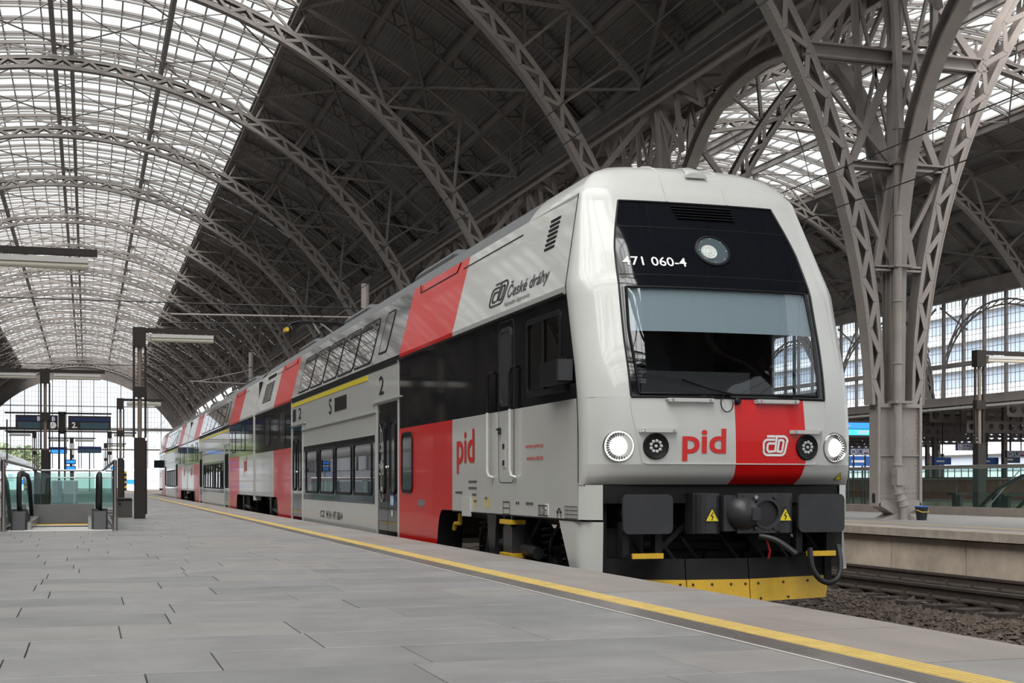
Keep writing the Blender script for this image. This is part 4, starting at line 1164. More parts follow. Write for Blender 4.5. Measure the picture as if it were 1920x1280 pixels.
# ---- leading coach
end_section(coach, 21.05, seam, first=True)
mid_section(coach, 21.05, 32.85, True, 4)
end_section(coach, 32.85, 40.25)
roof(coach, 15.25, 40.25); far_side(coach, seam, 40.25); coach_end(coach, 40.25, 1)
mb = MB(); spatch(mb, 17.0, 40.25, 1.63, 2.70, 1); build('far_wall', mb, BLK, coach)
mb = MB(); spatch(mb, 15.0, 17.0, 1.63, 2.70, 1)
for s, nm in ((-1, 'cab_side_window'), (1, 'cab_side_window')):
    g = MB(); spatch(g, 13.42, 14.50, 1.77, 2.52, s, off=-.01); w = build(nm, g, SIDEGL if s < 0 else ENDGL, coach)
    fr = MB(); o = rrect(13.37, 14.55, 1.72, 2.57, .10); i = rrect(13.43, 14.49, 1.78, 2.51, .05)
    fr.ring(o, i, lambda p, q, t: (XC + s * (1.47 + t), p, q), -.005, .012); fr.box(XC + s * 1.475 - .008, XC + s * 1.475 + .008, 13.93, 13.98, 1.77, 2.52); build('window_frame', fr, BLK2, w)
bogie(coach, 15.75, True); bogie(coach, 37.1, False)
# cab door with window, handrails, lock, keyhole plate
cd_ = build('cab_door', MB().ring(rrect(15.0, 15.62, .80, 2.66, .10), rrect(15.008, 15.612, .808, 2.652, .09), lambda p, q, t: (SIDE_X - t, p, q), -.002, .004), INKG, coach)
f = MB(); frame_on_side(f, 15.10, 15.55, 1.68, 2.58, .10, .045, -.002, .014); build('door_window_frame', f, BUF, cd_)
g = MB(); pane_on_side(g, 15.145, 15.505, 1.725, 2.535, .06, .006); build('door_pane', g, SILV, cd_)
for y in (14.98, 15.90):
    for z0, z1, m in ((1.63, 2.10, BLK2), (.86, 1.63, W_)):
        build('handrail', MB().tube(([(SIDE_X, y - .06, z0), (SIDE_X - .05, y - .03, z0 + .02), (SIDE_X - .06, y, z0 + .08), (SIDE_X - .06, y, z1)] if z0 < 1 else [(SIDE_X - .06, y, z0), (SIDE_X - .06, y, z1 - .08), (SIDE_X - .05, y - .04, z1 - .01), (SIDE_X - .01, y - .10, z1)]), .018, 8), m, coach, smooth=True)
build('door_handle', MB().box(SIDE_X - .03, SIDE_X, 15.52, 15.56, 1.36, 1.44).bar((SIDE_X - .03, 15.54, 1.42), (SIDE_X - .03, 15.60, 1.42), .02, .02), INK, cd_)
kp = build('key_plate', MB().box(SIDE_X - .008, SIDE_X, 15.34, 15.46, .98, 1.28), TUBEH, cd_)
for z in (1.22, 1.03): build('key_slot', MB().box(SIDE_X - .011, SIDE_X - .008, 15.36, 15.44, z - .03, z + .03), INK, kp)
# mirror box, side window in the red panel, grilles
mi = build('mirror_box', MB().box(SIDE_X - .16, SIDE_X - .02, 13.02, 13.60, 1.79, 2.02), BLK2, coach)
build('mirror_cap', MB().box(SIDE_X - .17, SIDE_X - .02, 12.97, 13.03, 1.81, 2.02), BUF, mi); build('mirror_bracket', MB().box(SIDE_X - .03, SIDE_X, 13.2, 13.5, 1.72, 2.07), BLK2, mi)
f = MB(); frame_on_side(f, 20.10, 20.86, .65, 1.56, .13, .05, -.002, .014); w = build('side_window', f, BLK2, coach)
g = MB(); pane_on_side(g, 20.15, 20.81, .70, 1.51, .09, .004); build('window_pane', g, SILV, w)
build('vent_plate', MB().box(SIDE_X - .006, SIDE_X, 19.35, 19.75, .45 + .02, .56), GREYM, coach)
vt = MB()
for k in range(7):
    z = 3.62 - k * .052; vt.bar((sx(z) - .003, 14.30 - k * .0, z), (sx(z) - .003, 13.98 - .0 * k, z), .012, .024)
build('side_louvre', vt, INK, coach)
vt = MB()
for k in range(10):
    z = 3.50 - k * .055
    for a, b in ((37.2, 37.75), (37.85, 38.4), (38.5, 39.0)): vt.bar((sx(z) - .003, a, z), (sx(z) - .003, b, z), .012, .026)
vt.box(sx(3.68) - .012, sx(3.68), 37.2, 38.9, 3.63, 3.72)
build('side_louvre', vt, INK, coach)
# lettering and emblems on the platform side
def upper_text(name, s, xa, xb_, z0, z1, m, **k):
    X = sx((z0 + z1) / 2); ya, yb = on_x(xa, 500, X)[0], on_x(xb_, 500, X)[0]
    v, f = fit(s, ya - yb, z1 - z0, **k); return build(name, MB().add([side_pt(ya - a, z0 + b) for a, b in v], f), m, coach)
ya, yb = on_x(921.5, 540, sx(3.03))[0], on_x(954, 540, sx(3.03))[0]
build('railway_emblem', cd_logo(MB(), 0, 0, 1, 1, lambda a, b: side_pt(ya - a * (ya - yb) * .88, 2.90 + b * .27), .075, .0), INKG, coach)
upper_text('railway_name', 'České dráhy', 953, 1031, 2.885, 3.125, INKG, bold=.010)
upper_text('railway_motto', 'Národní dopravce', 946, 993, 2.815, 2.885, INKG)
side_text('route_logo', 'pid', (857, 888), (890, 803), INKR, coach, bold=.018)
side_text('web_address', 'www.pid.cz', (986, 842), (1019, 830), INKR, coach, bold=.01)
side_text('web_address', 'www.cd.cz', (988, 863), (1019, 852), INKR, coach, bold=.01)
side_text('class_numeral', '2', (711, 741), (720, 703), INK, coach, bold=.01)
side_text('class_numeral', '1', (549, 791), (555, 767), INK, coach); side_text('class_numeral', '2', (560, 786), (565, 763), INK, coach, bold=.01)
side_text('line_letter', 'S', (617, 777), (622, 746), INK, coach, bold=.012)
side_text('running_number', '94 54 1 471 060-4', (612, 971), (642, 960), INKG, coach, bold=.008); side_text('running_number', 'CZ', (601, 968), (609, 957), INKG, coach, bold=.01)
side_text('brake_mark', 'R 120m', (1012, 963), (1026, 950), INK, coach, bold=.008)
(ya, za), (yb, zb_) = S(628, 766), S(650, 738)
dsp = build('destination_display', MB().box(SIDE_X - .008, SIDE_X, yb, ya, 2.18, 2.44), BLK, coach)
fr = MB()
def box_line(mb, pa, pb, w=.012):
    (ya, za), (yb, zb_) = S(*pa), S(*pb)
    strokes(mb, [[(ya, za), (yb, za), (yb, zb_), (ya, zb_), (ya, za)]], w, lambda a, b: side_pt(a, b, .006)); return ya, za, yb, zb_
box_line(fr, (1010, 965), (1027, 948)); q = box_line(fr, (944, 963), (956, 941)); strokes(fr, [[(q[0], (q[1] + q[3]) / 2), (q[2], (q[1] + q[3]) / 2)]], .01, lambda a, b: side_pt(a, b, .006))
q = box_line(fr, (1060, 971), (1083, 950), .007)
for t in (.33, .66): strokes(fr, [[(q[0], q[1] + (q[3] - q[1]) * t), (q[2], q[1] + (q[3] - q[1]) * t)]], .007, lambda a, b: side_pt(a, b, .006))
for t in (.2, .4, .6, .8): strokes(fr, [[(q[0] + (q[2] - q[0]) * t, q[1]), (q[0] + (q[2] - q[0]) * t, q[3])]], .005, lambda a, b: side_pt(a, b, .006))
y, z = S(1049, 958); strokes(fr, [arcpts(y, z - .02, .045, 20, 160, 8), [(y - .075, z - .01), (y - .02, z - .01)], [(y + .02, z - .01), (y + .075, z - .01)], [(y - .045, z), (y - .06, z - .06)], [(y + .045, z), (y + .06, z - .06)]], .016, lambda a, b: side_pt(a, b, .006))
build('sill_markings', fr, INK, coach)
mk = MB()
for a, b, zz in ((16.95, 16.55, .80), (16.95, 16.55, .72), (16.78, 16.58, .64), (16.70, 16.56, .56), (14.92, 14.78, .56), (14.55, 14.28, .56), (17.6, 17.25, .66), (16.2, 16.08, .60)):
    n_ = max(2, int((a - b) / .05))
    for k in range(n_): mk.box(SIDE_X - .005, SIDE_X - .003, a - (k + .55) * (a - b) / n_, a - k * (a - b) / n_, zz, zz + .030)
build('stencil_marks', mk, INKG, coach)
build('socket_plate', MB().box(SIDE_X - .02, SIDE_X, 16.83, 17.22, .38, .62), TUBEH, coach); build('white_tag', MB().box(SIDE_X - .005, SIDE_X, 13.78, 13.88, .46, .58), INKW, coach)
ys = MB()
for a in (16.66, 16.16, 16.03): ys.box(SIDE_X - .005, SIDE_X - .003, a, a + .05, .50, .62)
build('yellow_marks', ys, INKY, coach)
# door pictograms (pushchair, bicycle, wheelchair) and blue sticker
pg = MB(); fn = lambda a, b: (SIDE_X - .012, 22.37 - a, b)
strokes(pg, [arcpts(-.06, 1.38, .07, 0, 360, 12), arcpts(.10, 1.38, .07, 0, 360, 12), [(-.06, 1.45), (-.06, 1.70), (.06, 1.62), (.10, 1.45)], [(-.06, 1.70), (-.12, 1.78)],
             arcpts(-.09, 1.02, .085, 0, 360, 12), arcpts(.12, 1.02, .085, 0, 360, 12), [(-.09, 1.02), (-.02, 1.16), (.09, 1.14), (.12, 1.02)], [(.0, 1.04), (.09, 1.16), (.07, 1.22)],
             arcpts(.02, .60, .10, 0, 360, 14), [(-.02, .86), (-.02, .72), (.10, .72), (.14, .58)], arcpts(-.02, .91, .03, 0, 360, 8)], .024, fn)
build('door_pictograms', pg, INKW, coach)
build('blue_sticker', MB().box(SIDE_X + .004, SIDE_X + .009, 21.45, 21.75, .44, .62), INKB, coach)
build('white_stickers', MB().box(SIDE_X + .003, SIDE_X + .008, 21.50, 21.58, .45, .60).box(SIDE_X + .003, SIDE_X + .008, 21.62, 21.70, .45, .60).add([(SIDE_X + .006, 21.60 + p, .32 + q) for p, q in circ(0, 0, .06, 12)], [tuple(range(12))]), INKW, coach)
# --- front underframe
build('floor_pan', MB().box(XC - 1.15, XC + 1.15, 13.45, 40.0, .34, .43), DARK, coach)
uf = build('underframe', MB().box(XC - 1.30, XC + 1.30, 13.25, 13.40, -.35, .78).box(XC - 1.28, XC + 1.28, 12.68, 12.95, .60, .775).box(XC - 1.28, XC - 1.20, 12.80, 13.4, -.2, .75).box(XC + 1.20, XC + 1.28, 12.80, 13.4, -.2, .75), DARK, coach)
for k in range(7):
    x = -1.0 + k * .33 + random.uniform(-.06, .06); build('air_hose', MB().tube([(XC + x, 13.2, .5), (XC + x + .1, 12.95, .2), (XC + x + .25, 12.9, -.02), (XC + x + .4, 13.1, .1)], .022, 6), INK, uf, smooth=True)
build('crossbeam', MB().tube([(XC - 1.2, 13.1, .18), (XC + 1.2, 13.1, .14)], .05, 8).bar((XC - .75, 13.0, -.05), (XC - .25, 12.9, .45), .06, .05).box(XC - 1.2, XC - .75, 12.95, 13.2, .05, .35).box(XC + .45, XC + 1.0, 13.0, 13.2, .1, .4), DARK, uf)
for s in (-1, 1):
    x0 = XC + s * .93
    b = build('buffer', MB().prism(rrect(x0 - .255, x0 + .255, .31, .69, .055), lambda p, q, t: (p, t, q), 12.38, 12.42), BUF, coach)
    build('buffer_stem', MB().lathe([(.10, 0), (.10, .3), (.15, .3), (.15, .5)], (x0, 12.42, .5), (0, 1, 0), 16), DARK, b)
    build('step_bracket', MB().box(x0 + .12, x0 + .19, 12.50, 12.62, .08, .42), DARK, coach); sb = build('step_bracket', MB().box(x0 - .22, x0 - .15, 12.50, 12.62, .08, .42), DARK, coach)
    build('step_tread', MB().box(x0 - .18, x0 + .16, 12.38, 12.62, .075, .105), DARK, sb); build('yellow_nosing', MB().box(x0 - .17, x0 + .15, 12.365, 12.39, .075, .125), YEL, sb)
hp = [(XC + .78, 12.35, .16), (XC + .79, 12.33, -.02), (XC + .86, 12.32, -.14), (XC + .97, 12.32, -.19), (XC + 1.08, 12.33, -.14), (XC + 1.13, 12.36, .0), (XC + 1.13, 12.42, .18)]
build('brake_hose', MB().tube(curve_pts(hp), .028, 8), INK, coach, smooth=True)
# coupler
cp = build('coupler', MB().box(XC - .15, XC + .46, 12.36, 12.66, .33, .68).box(XC - .02, XC + .40, 12.32, 12.36, .62, .70).box(XC - .02, XC + .40, 12.32, 12.36, .31, .37), BUF, coach)
build('coupler_cone', MB().lathe([(.17, 0), (.16, .05), (.12, .11), (.05, .15)], (XC + .05, 12.36, .50), (0, -1, 0), 18), BUF, cp, smooth=True)
build('cone_latch', MB().box(XC + .08, XC + .17, 12.2, 12.3, .44, .56), BUF, cp)
build('coupler_socket', MB().lathe([(.155, 0), (.155, .05), (.13, .05), (.12, -.01), (.02, -.012)], (XC + .29, 12.36, .50), (0, -1, 0), 20), BUF, cp, smooth=True)
build('socket_bore', MB().lathe([(.122, 0), (.02, .002)], (XC + .29, 12.346, .50), (0, -1, 0), 18), INK, cp)
for x in (-.27, .52):
    hsg = build('heater_housing', MB().lathe([(.13, -.19), (.13, .19)], (XC + x, 12.5, .50), (0, 0, 1), 16).box(XC + x - .14, XC + x + .14, 12.5, 12.7, .30, .70), BUF, cp, smooth=False)
    tri_sign(hsg, lambda a, b: (XC + a, 12.366 - .0 * b, b), x, .485, .075)
for x, z in ((.05, .66), (.17, .66), (.17, .36), (.05, .36), (.38, .66), (.38, .36)): build('bolt', MB().lathe([(.025, 0), (.02, .02)], (XC + x, 12.32, z), (0, -1, 0), 8), CHROME if z > .6 and x == .17 else BUF, cp)
build('coupler_handle', MB().tube(curve_pts([(XC + .22, 12.34, .28), (XC + .36, 12.25, .24), (XC + .52, 12.15, .11)]), .03, 10), BUF, cp, smooth=True)
build('red_hook', MB().tube([(XC + .40, 12.55, .25), (XC + .42, 12.5, .12), (XC + .40, 12.5, .05)], .012, 6), INKR, cp)
build('white_plug', MB().lathe([(.02, 0), (.02, .03)], (XC + .72, 12.60, .27), (0, -1, 0), 8), INKW, cp)
# plough
pl = [(-1.30, 12.90), (-.46, 12.56), (.20, 12.52), (1.30, 12.86)]
for i in range(3):
    (xa, ya), (xb_, yb) = pl[i], pl[i + 1]; g = .006
    def P3(x, z, dy=0, xa=xa, ya=ya, xb_=xb_, yb=yb): return (XC + x, ya + (yb - ya) * (x - xa) / (xb_ - xa) + dy + .12 * (z + .16), z)
    pn = build('plough_panel', MB().add([P3(a, z, t) for t in (0, .03) for a, z in ((xa + g, -.15), (xb_ - g, -.15), (xb_ - g, .055), (xa + g, .055))], [(0, 1, 2, 3), (7, 6, 5, 4), (0, 4, 5, 1), (1, 5, 6, 2), (2, 6, 7, 3), (3, 7, 4, 0)]), DARK, coach)
    c0, c1 = (xa + .16 if i == 0 else xa + g), (xb_ - .09 if i == 2 else xb_ - g); c2, c3 = (xa + .04 if i == 0 else xa + g), (xb_ - .03 if i == 2 else xb_ - g)
    yb_ = build('plough_blade', MB().add([P3(a, z, t - .012) for t in (0, .03) for a, z in ((c0, -.375), (c1, -.375), (c3, -.15), (c2, -.15))], [(0, 1, 2, 3), (7, 6, 5, 4), (0, 4, 5, 1), (1, 5, 6, 2), (2, 6, 7, 3), (3, 7, 4, 0)]), YEL, coach)
    bt = MB()
    for t in (.1, .4, .7, .93): bt.lathe([(.014, 0), (.010, .012)], P3(xa + (xb_ - xa) * t, -.195, -.015), (0, -1, 0), 7)
    for t in (.12, .45): bt.lathe([(.014, 0), (.010, .012)], P3(xa + (xb_ - xa) * t, -.345, -.015), (0, -1, 0), 7)
    build('bolts', bt, BUF, yb_)
# side skirts at the nose corners, step and box between the wheels
for s in (-1, 1):
    rows = []
    for q in np.linspace(0, 1, 7):
        z = .42 - q * .50; y0_, y1_ = 13.45 - .36 * q, 12.62 + .02 * q
        rows.append([(XC + s * (hw(z) - .0 if t < .55 else hw(z) - .17 * ((t - .55) / .45) ** 1.6), y0_ + (y1_ - y0_) * t, z) for t in np.linspace(0, 1, 9)])
    build('corner_skirt', MB().grid(rows if s < 0 else rows[::-1]), W_, coach, smooth=True)
    mb = MB(); rows = [[(XC + s * hw(z), 12.86, z), (XC + s * (hw(z) - .06), 12.74, z), (XC + s * (hw(z) - .18), 12.66, z)] for z in (.44, .78)]
    build('corner_panel', mb.grid(rows if s < 0 else rows[::-1]), W_, coach, smooth=True)
build('skirt_seam', MB().box(SIDE_X - .003, SIDE_X + .02, 12.86, 13.45, .42, .44), BLK2, coach)
st = build('cab_step', MB().box(SIDE_X + .02, SIDE_X + .20, 15.15, 15.5, -.02, .34).box(SIDE_X + .02, SIDE_X + .06, 15.15, 15.2, .3, .44).box(SIDE_X + .02, SIDE_X + .06, 15.45, 15.5, .3, .44), BUF, coach)
for z in (.33, -.05): build('yellow_tread', MB().box(SIDE_X - .02, SIDE_X + .16, 15.08, 15.52, z, z + .05), YEL, st)
build('yellow_pipe', MB().tube([(SIDE_X + .1, 17.75, .40), (SIDE_X + .1, 17.75, .27), (SIDE_X + .1, 18.0, .26), (SIDE_X + .1, 18.06, .18)], .03, 8), YEL, coach)
# ---- following coaches
def plain_coach(ya, yb, label):
    r = thing('railway_coach', (XC, ya, -.55), label, 'train car')
    e = 7.1
    end_section(r, ya + e, ya); mid_section(r, ya + e, yb - e, False, 8); end_section(r, yb - e, yb)
    roof(r, ya, yb); far_side(r, ya, yb); mb = MB(); spatch(mb, ya, yb, 1.63, 2.70, 1); build('far_wall', mb, BLK, r)
    coach_end(r, ya, -1); coach_end(r, yb, 1); bogie(r, ya + 3.1, False); bogie(r, yb - 3.1, False)
    build('underframe', MB().box(XC - 1.15, XC + 1.15, ya + .05, yb - .05, .34, .43), DARK, r)
    for s_ in (ya + 1.9, yb - 2.6): side = build('route_logo', MB().add([side_pt(s_ + .55 - a, 1.0 + b) for a, b in fit('pid', .8, .62, bold=.018)[0]], fit('pid', .8, .62, bold=.018)[1]), INKR, r)
    return r
c2 = plain_coach(40.75, 68.0, 'double deck middle coach coupled behind the driving coach')
c3 = plain_coach(68.5, 95.6, 'last double deck coach at the far end of the train')
for y, c in ((40.25, coach), (68.0, c2)):
    build('gangway_bellows', MB().box(XC - 1.30, XC + 1.30, y, y + .5, .3, 3.7), BLK2, c)
build('white_gap_post', MB().box(SIDE_X - .02, SIDE_X + .06, 40.28, 40.42, .3, 1.63), TUBEH, coach)
tl_ = MB().lathe([(.1, 0), (.08, .04)], (SIDE_X - .02, 93.5, 1.0), (-1, 0, 0), 10)
build('mirror_box', MB().box(SIDE_X - .35, SIDE_X, 95.0, 95.3, 1.8, 2.3), BLK2, c3)
# ---- pantograph
pt = build('pantograph', MB().box(XC - .5, XC + .5, 37.2, 38.8, 4.30, 4.36).tube([(XC - .4, 38.7, 4.36), (XC - .2, 36.6, 4.72)], .035, 8).tube([(XC + .4, 38.7, 4.36), (XC + .2, 36.6, 4.72)], .035, 8), BUF, coach)
build('upper_arm', MB().tube([(XC - .2, 36.6, 4.72), (XC - .1, 38.4, 5.22)], .026, 8).tube([(XC + .2, 36.6, 4.72), (XC + .1, 38.4, 5.22)], .026, 8), CHROME, pt)
hd = MB()
for y in (38.2, 38.55): hd.tube([(XC - .85, y, 5.02), (XC - .72, y, 5.16), (XC - .5, y, 5.22), (XC + .5, y, 5.22), (XC + .72, y, 5.16), (XC + .85, y, 5.02)], .03, 6)
build('collector_head', hd, BLK2, pt); build('horn_tip', MB().box(XC - .90, XC - .80, 38.15, 38.6, 4.94, 5.04), YEL, pt)
for x in (-.4, .4):
    for y in (37.3, 38.7): build('insulator', MB().lathe([(.05, 0), (.08, .03), (.05, .06), (.08, .09), (.05, .12)], (XC + x, y, 4.16), (0, 0, 1), 10), BRONZEL, pt)

# ================================================================== PLATFORM FURNITURE
def make_lamp(x, y, z0, label, arms, group='platform lamp posts'):
    r = thing('lamp_post', (x, y, z0), label, 'lamp post', group)
    build('base_panel', MB().box(x - .12, x + .12, y - .12, y + .12, z0, z0 + 1.81).box(x + .12, x + .16, y - .05, y + .05, z0 + .1, z0 + 1.75), BRONZE, r)
    for s in (-1, 1): build('outer_tube', MB().box(x + s * .125 - .025, x + s * .125 + .025, y - .025, y + .025, z0 + 1.81, z0 + 3.86), BRONZE, r)
    build('inner_tube', MB().tube([(x, y, z0 + 1.81), (x, y, z0 + 3.86)], .05, 10), BRONZEL, r, smooth=True)
    build('middle_clamp', MB().box(x - .14, x + .14, y - .09, y + .09, z0 + 2.72, z0 + 2.95), BRONZE, r)
    build('top_block', MB().box(x - .15, x + .13, y - .12, y + .12, z0 + 3.84, z0 + 4.28), BRONZE, r)
    for s in arms:
        a = build('arm', MB().box(min(x, x + s * 1.75), max(x, x + s * 1.75), y - .05, y + .05, z0 + 4.17, z0 + 4.27), BRONZE, r)
        xa, xb_ = sorted((x + s * .25, x + s * 1.62))
        build('lamp_housing', MB().box(xa, xb_, y - .07, y + .07, z0 + 4.06, z0 + 4.14).box(xa + .15, xa + .18, y - .02, y + .02, z0 + 4.13, z0 + 4.18).box(xb_ - .18, xb_ - .15, y - .02, y + .02, z0 + 4.13, z0 + 4.18), TUBEH, a)
        build('lamp_tube', MB().tube([(xa, y, z0 + 4.02), (xb_, y, z0 + 4.02)], .055, 10), TUBEW, a, smooth=True)
    return r
make_lamp(1.13, 32.3, 0, 'bronze lamp post with one arm beside the dark grit box', (1,))
make_lamp(-1.22, 44.9, 0, 'bronze lamp post with two arms behind the escalator well', (-1, 1))
make_lamp(1.32, 59.6, 0, 'bronze lamp post with one arm standing past the grit box', (1,))
make_lamp(-3.4, 100.0, 0, 'small lamp post with a lamp facing the streamlined white train', (-1,))
make_lamp(-1.1, 112.0, 0, 'small lamp post with two arms below the departure boards', (-1, 1))
make_lamp(1.5, 99.0, 0, 'small lamp post with one arm in line with the farther platform signs', (1,))
make_lamp(1.56, 127.0, 0, 'farthest lamp post with one arm near the end window', (1,))
make_lamp(-1.6, 21.7, 0, 'lamp post whose long lamp arm reaches over the escalator', (1,))
make_lamp(22.6, 31.7, ZB, 'dark lamp post behind the glass balustrade near the descending escalator', (1,))
make_lamp(41.3, 61.6, ZB, 'lamp post with two arms near the far steel column', (-1, 1))

def board(x, y, z0, z1, w, label, kind, posts=True):
    r = thing('departure_board', (x, y, z0), label, 'display board', 'overhead departure boards')
    build('case', MB().box(x - w / 2, x + w / 2, y - .15, y + .15, z0, z1), BRONZE, r)
    h = z1 - z0; yf = y - .155
    hd = build('header', MB().box(x - w / 2 + .06, x + w / 2 - .06, yf - .005, yf, z1 - h * .40, z1 - h * .14), NAVY, r)
    fn = lambda dx, dz: (lambda a, b: (x + dx + a, yf - .008, z0 + dz + b))
    if kind == 'B':
        build('screen', MB().box(x - w / 2 + .12, x + w * .14, yf - .006, yf, z0 + .06, z0 + h * .52), SCRN, r)
        for q in (.0 * w + .12, .40 * w):
            f = build('letter_field', MB().box(x + q - .14, x + q + .14, yf - .007, yf, z1 - h * .36, z1 - .04), NAVY, r); text_part('letter', 'B', .34, fn(q - .11, h - .33), INKW, f, bold=.01)
        cl = build('clock', MB().lathe([(.20, 0), (.20, .02)], (x + w * .38, yf, z0 + .26), (0, -1, 0), 20), INKW, r)
        hh = MB(); strokes(hh, [[(0, 0), (.0, .15)], [(0, 0), (-.08, -.07)]], .025, lambda a, b: (x + w * .38 + a, yf - .024, z0 + .26 + b)); build('clock_hand', hh, INK, cl)
    else:
        text_part('numeral', '2.', .45, fn(-w / 2 + .2, .12), INKW, r, bold=.012)
        build('screen', MB().box(x - w * .22, x + w / 2 - .12, yf - .006, yf, z0 + .06, z0 + h * .52), SCRN, r)
    return r
X1, Y1, Z1 = at_depth(69, 805, 82); X2, Y2, Z2 = at_depth(168, 806, 82)
board(X1, Y1, Z1, Z1 + .85, 2.35, 'blue departure board with clock and letter B', 'B')
board(X2, Y2, Z2, Z2 + .82, 2.4, 'blue departure board showing platform number 2', '2')
pp = thing('board_mast', (-1.41, 86.2, 0), 'dark steel mast carrying the two blue departure boards', 'mast')
build('mast_post', MB().box(-1.62, -1.52, 86.5, 86.7, 0, 5.0).box(-1.30, -1.20, 86.5, 86.7, 0, 5.0).box(-1.52, -1.30, 86.55, 86.65, 3.7, 5.0), BRONZE, pp)
build('mast_arm', MB().box(-4.6, 1.4, 86.5, 86.62, 4.86, 4.96).box(-4.6, 1.4, 86.5, 86.56, 3.80, 3.88), BRONZE, pp)
build('hanger', MB().box(-4.5, -4.42, 86.3, 86.4, 0, 4.5), BRONZE, pp)
for px, py, d, w, lab in ((110, 850, 130, 1.5, 'small lit blue departure screen beyond the two large boards'), (168, 849, 130, 2.1, 'distant navy departure board past the platform number 2 board')):
    x, y, z = at_depth(px, py, d); r = thing('departure_board', (x, y, z), lab, 'display board', 'distant departure boards')
    build('case', MB().box(x - w / 2, x + w / 2, y - .1, y + .1, z, z + .6), NAVY, r); build('screen', MB().box(x - w / 2 + .1, x + w / 2 - .1, y - .11, y - .1, z + .05, z + .35), SCRBL if w < 2 else SCRN, r)
    build('hanger_post', MB().box(x - .05, x + .05, y - .05, y + .05, 0, z + .05), BRONZE, r)
sx_, sy_, _ = at_depth(132.5, 870, 100)
for py, k in ((866, 'upper'), (878, 'lower')):
    z = at_depth(132.5, py, 100)[2]; r = thing('info_screen', (sx_, sy_, z - .15), k + ' bright blue information screen on the platform mast', 'screen', 'information screens')
    build('case', MB().box(sx_ - .35, sx_ + .35, sy_, sy_ + .1, z - .15, z + .18), NAVY, r); build('lit_face', MB().box(sx_ - .30, sx_ + .30, sy_ - .01, sy_, z - .08, z + .12), SCRBL, r)
ms = thing('screen_mast', (sx_, sy_ + .15, 0), 'thin mast behind the two bright blue information screens', 'mast'); build('mast_post', MB().box(sx_ - .05, sx_ + .05, sy_ + .102, sy_ + .2, 0, 3.2), BRONZE, ms); build('mast_foot', MB().box(sx_ - .15, sx_ + .15, sy_ + .05, sy_ + .3, 0, .05), BRONZE, ms)
gb = thing('grit_box', (.75, 33.4, 0), 'dark grey grit box on the platform beside the lamp post', 'box')
build('bin_body', MB().box(.50, 1.00, 33.3, 33.9, 0, .40), CABIN, gb); build('bin_lid', MB().cbox(.49, 1.0, 33.28, 33.92, .405, .45, .02), BLK2, gb); build('latch', MB().lathe([(.03, 0), (.03, .02)], (.72, 33.29, .33), (0, -1, 0), 8), INK, gb)

# ---- escalator well with glass balustrade
E0, E1, EL, ER = 24.3, 43.5, -1.31, .45
bal = thing('glass_balustrade', (-.5, E0, 0), 'stainless and glass balustrade around the escalator opening', 'balustrade')
for x in (EL, ER):
    build('post', MB().tube([(x, E0, 0), (x, E0, 1.18)], .035, 14).tube([(x, E0, 0), (x, E0, .24)], .048, 14), STEEL, bal, smooth=True)
    build('handrail', MB().tube([(x, E0, 1.17), (x, E1, 1.17)], .028, 10), STEEL, bal, smooth=True)
    build('kickplate', MB().box(x - .03, x + .03, E0 + .1, E1, 0, .06), STEEL, bal)
    y = E0 + .08
    while y < E1 - .2:
        y2 = min(y + 2.1, E1); build('pane', MB().box(x - .008, x + .008, y, y2 - .03, .06, 1.10), CLEAR, bal); y = y2
build('handrail', MB().tube([(EL, E1, 1.17), (ER, E1, 1.17)], .028, 10), STEEL, bal, smooth=True)
for k in range(2): build('pane', MB().box(EL + k * .95 + .02, EL + k * .95 + .93, E1 - .01, E1 + .01, .06, 1.1), CLEAR, bal)
esc = thing('escalator', (-.45, E0 + .7, 0), 'escalator entrance with black handrails inside the glass balustrade', 'escalator')
for x in (-1.09, .21):
    inl = x + (.10 if x < -.5 else -.10)
    pts = [(x, 26.6, .96), (x, 25.6, .96), (x, 25.1, .955), (x, 24.86, .88), (x, 24.80, .72), (x, 24.86, .50), (x, 25.0, .30)]
    pts2 = [(x, 36.0, -3.0), (x, 29.2, .80), (x, 28.2, .94), (x, 26.6, .96)] + pts[1:]
    build('handrail', MB().tube(pts2, .042, 10), INK, esc, smooth=True)
    build('newel_skirt', MB().prism([(24.70, 0), (26.0, 0), (26.0, .22), (25.2, .30), (24.95, .36), (24.78, .22)], lambda p, q, t: (t, p, q), x - .13, x + .13), BLK2, esc)
    build('newel_cap', MB().prism([(24.66, 0), (24.72, 0), (24.82, .30), (24.78, .32)], lambda p, q, t: (t, p, q), x - .10, x + .10), BUF, esc)
    build('deck_plate', MB().box(inl - .09, inl + .09, 24.8, 29.5, .0, .14), STEEL, esc)
    build('side_glass', MB().add([(x, 24.9, .30), (x, 29.2, .2), (x, 35.5, -2.8), (x, 35.5, -2.0), (x, 29.2, .76), (x, 25.2, .92), (x, 24.86, .75)], [tuple(range(7))]), CLEAR, esc)
build('landing_plate', MB().box(-1.0, .12, 24.55, 27.6, .0, .012), TUBEH, esc)
build('threshold', MB().box(-1.30, .42, 24.35, 24.54, .0, .010), INKW, esc)
build('comb_edge', MB().box(-1.0, .12, 27.55, 27.62, .0, .03), YEL, esc)
build('barrier_panel', MB().box(-1.02, .14, 29.4, 29.46, .02, .37), GREYM, esc)
build('low_bar', MB().tube([(-.98, 25.0, .06), (.10, 25.0, .06)], .012, 6), INK, esc)
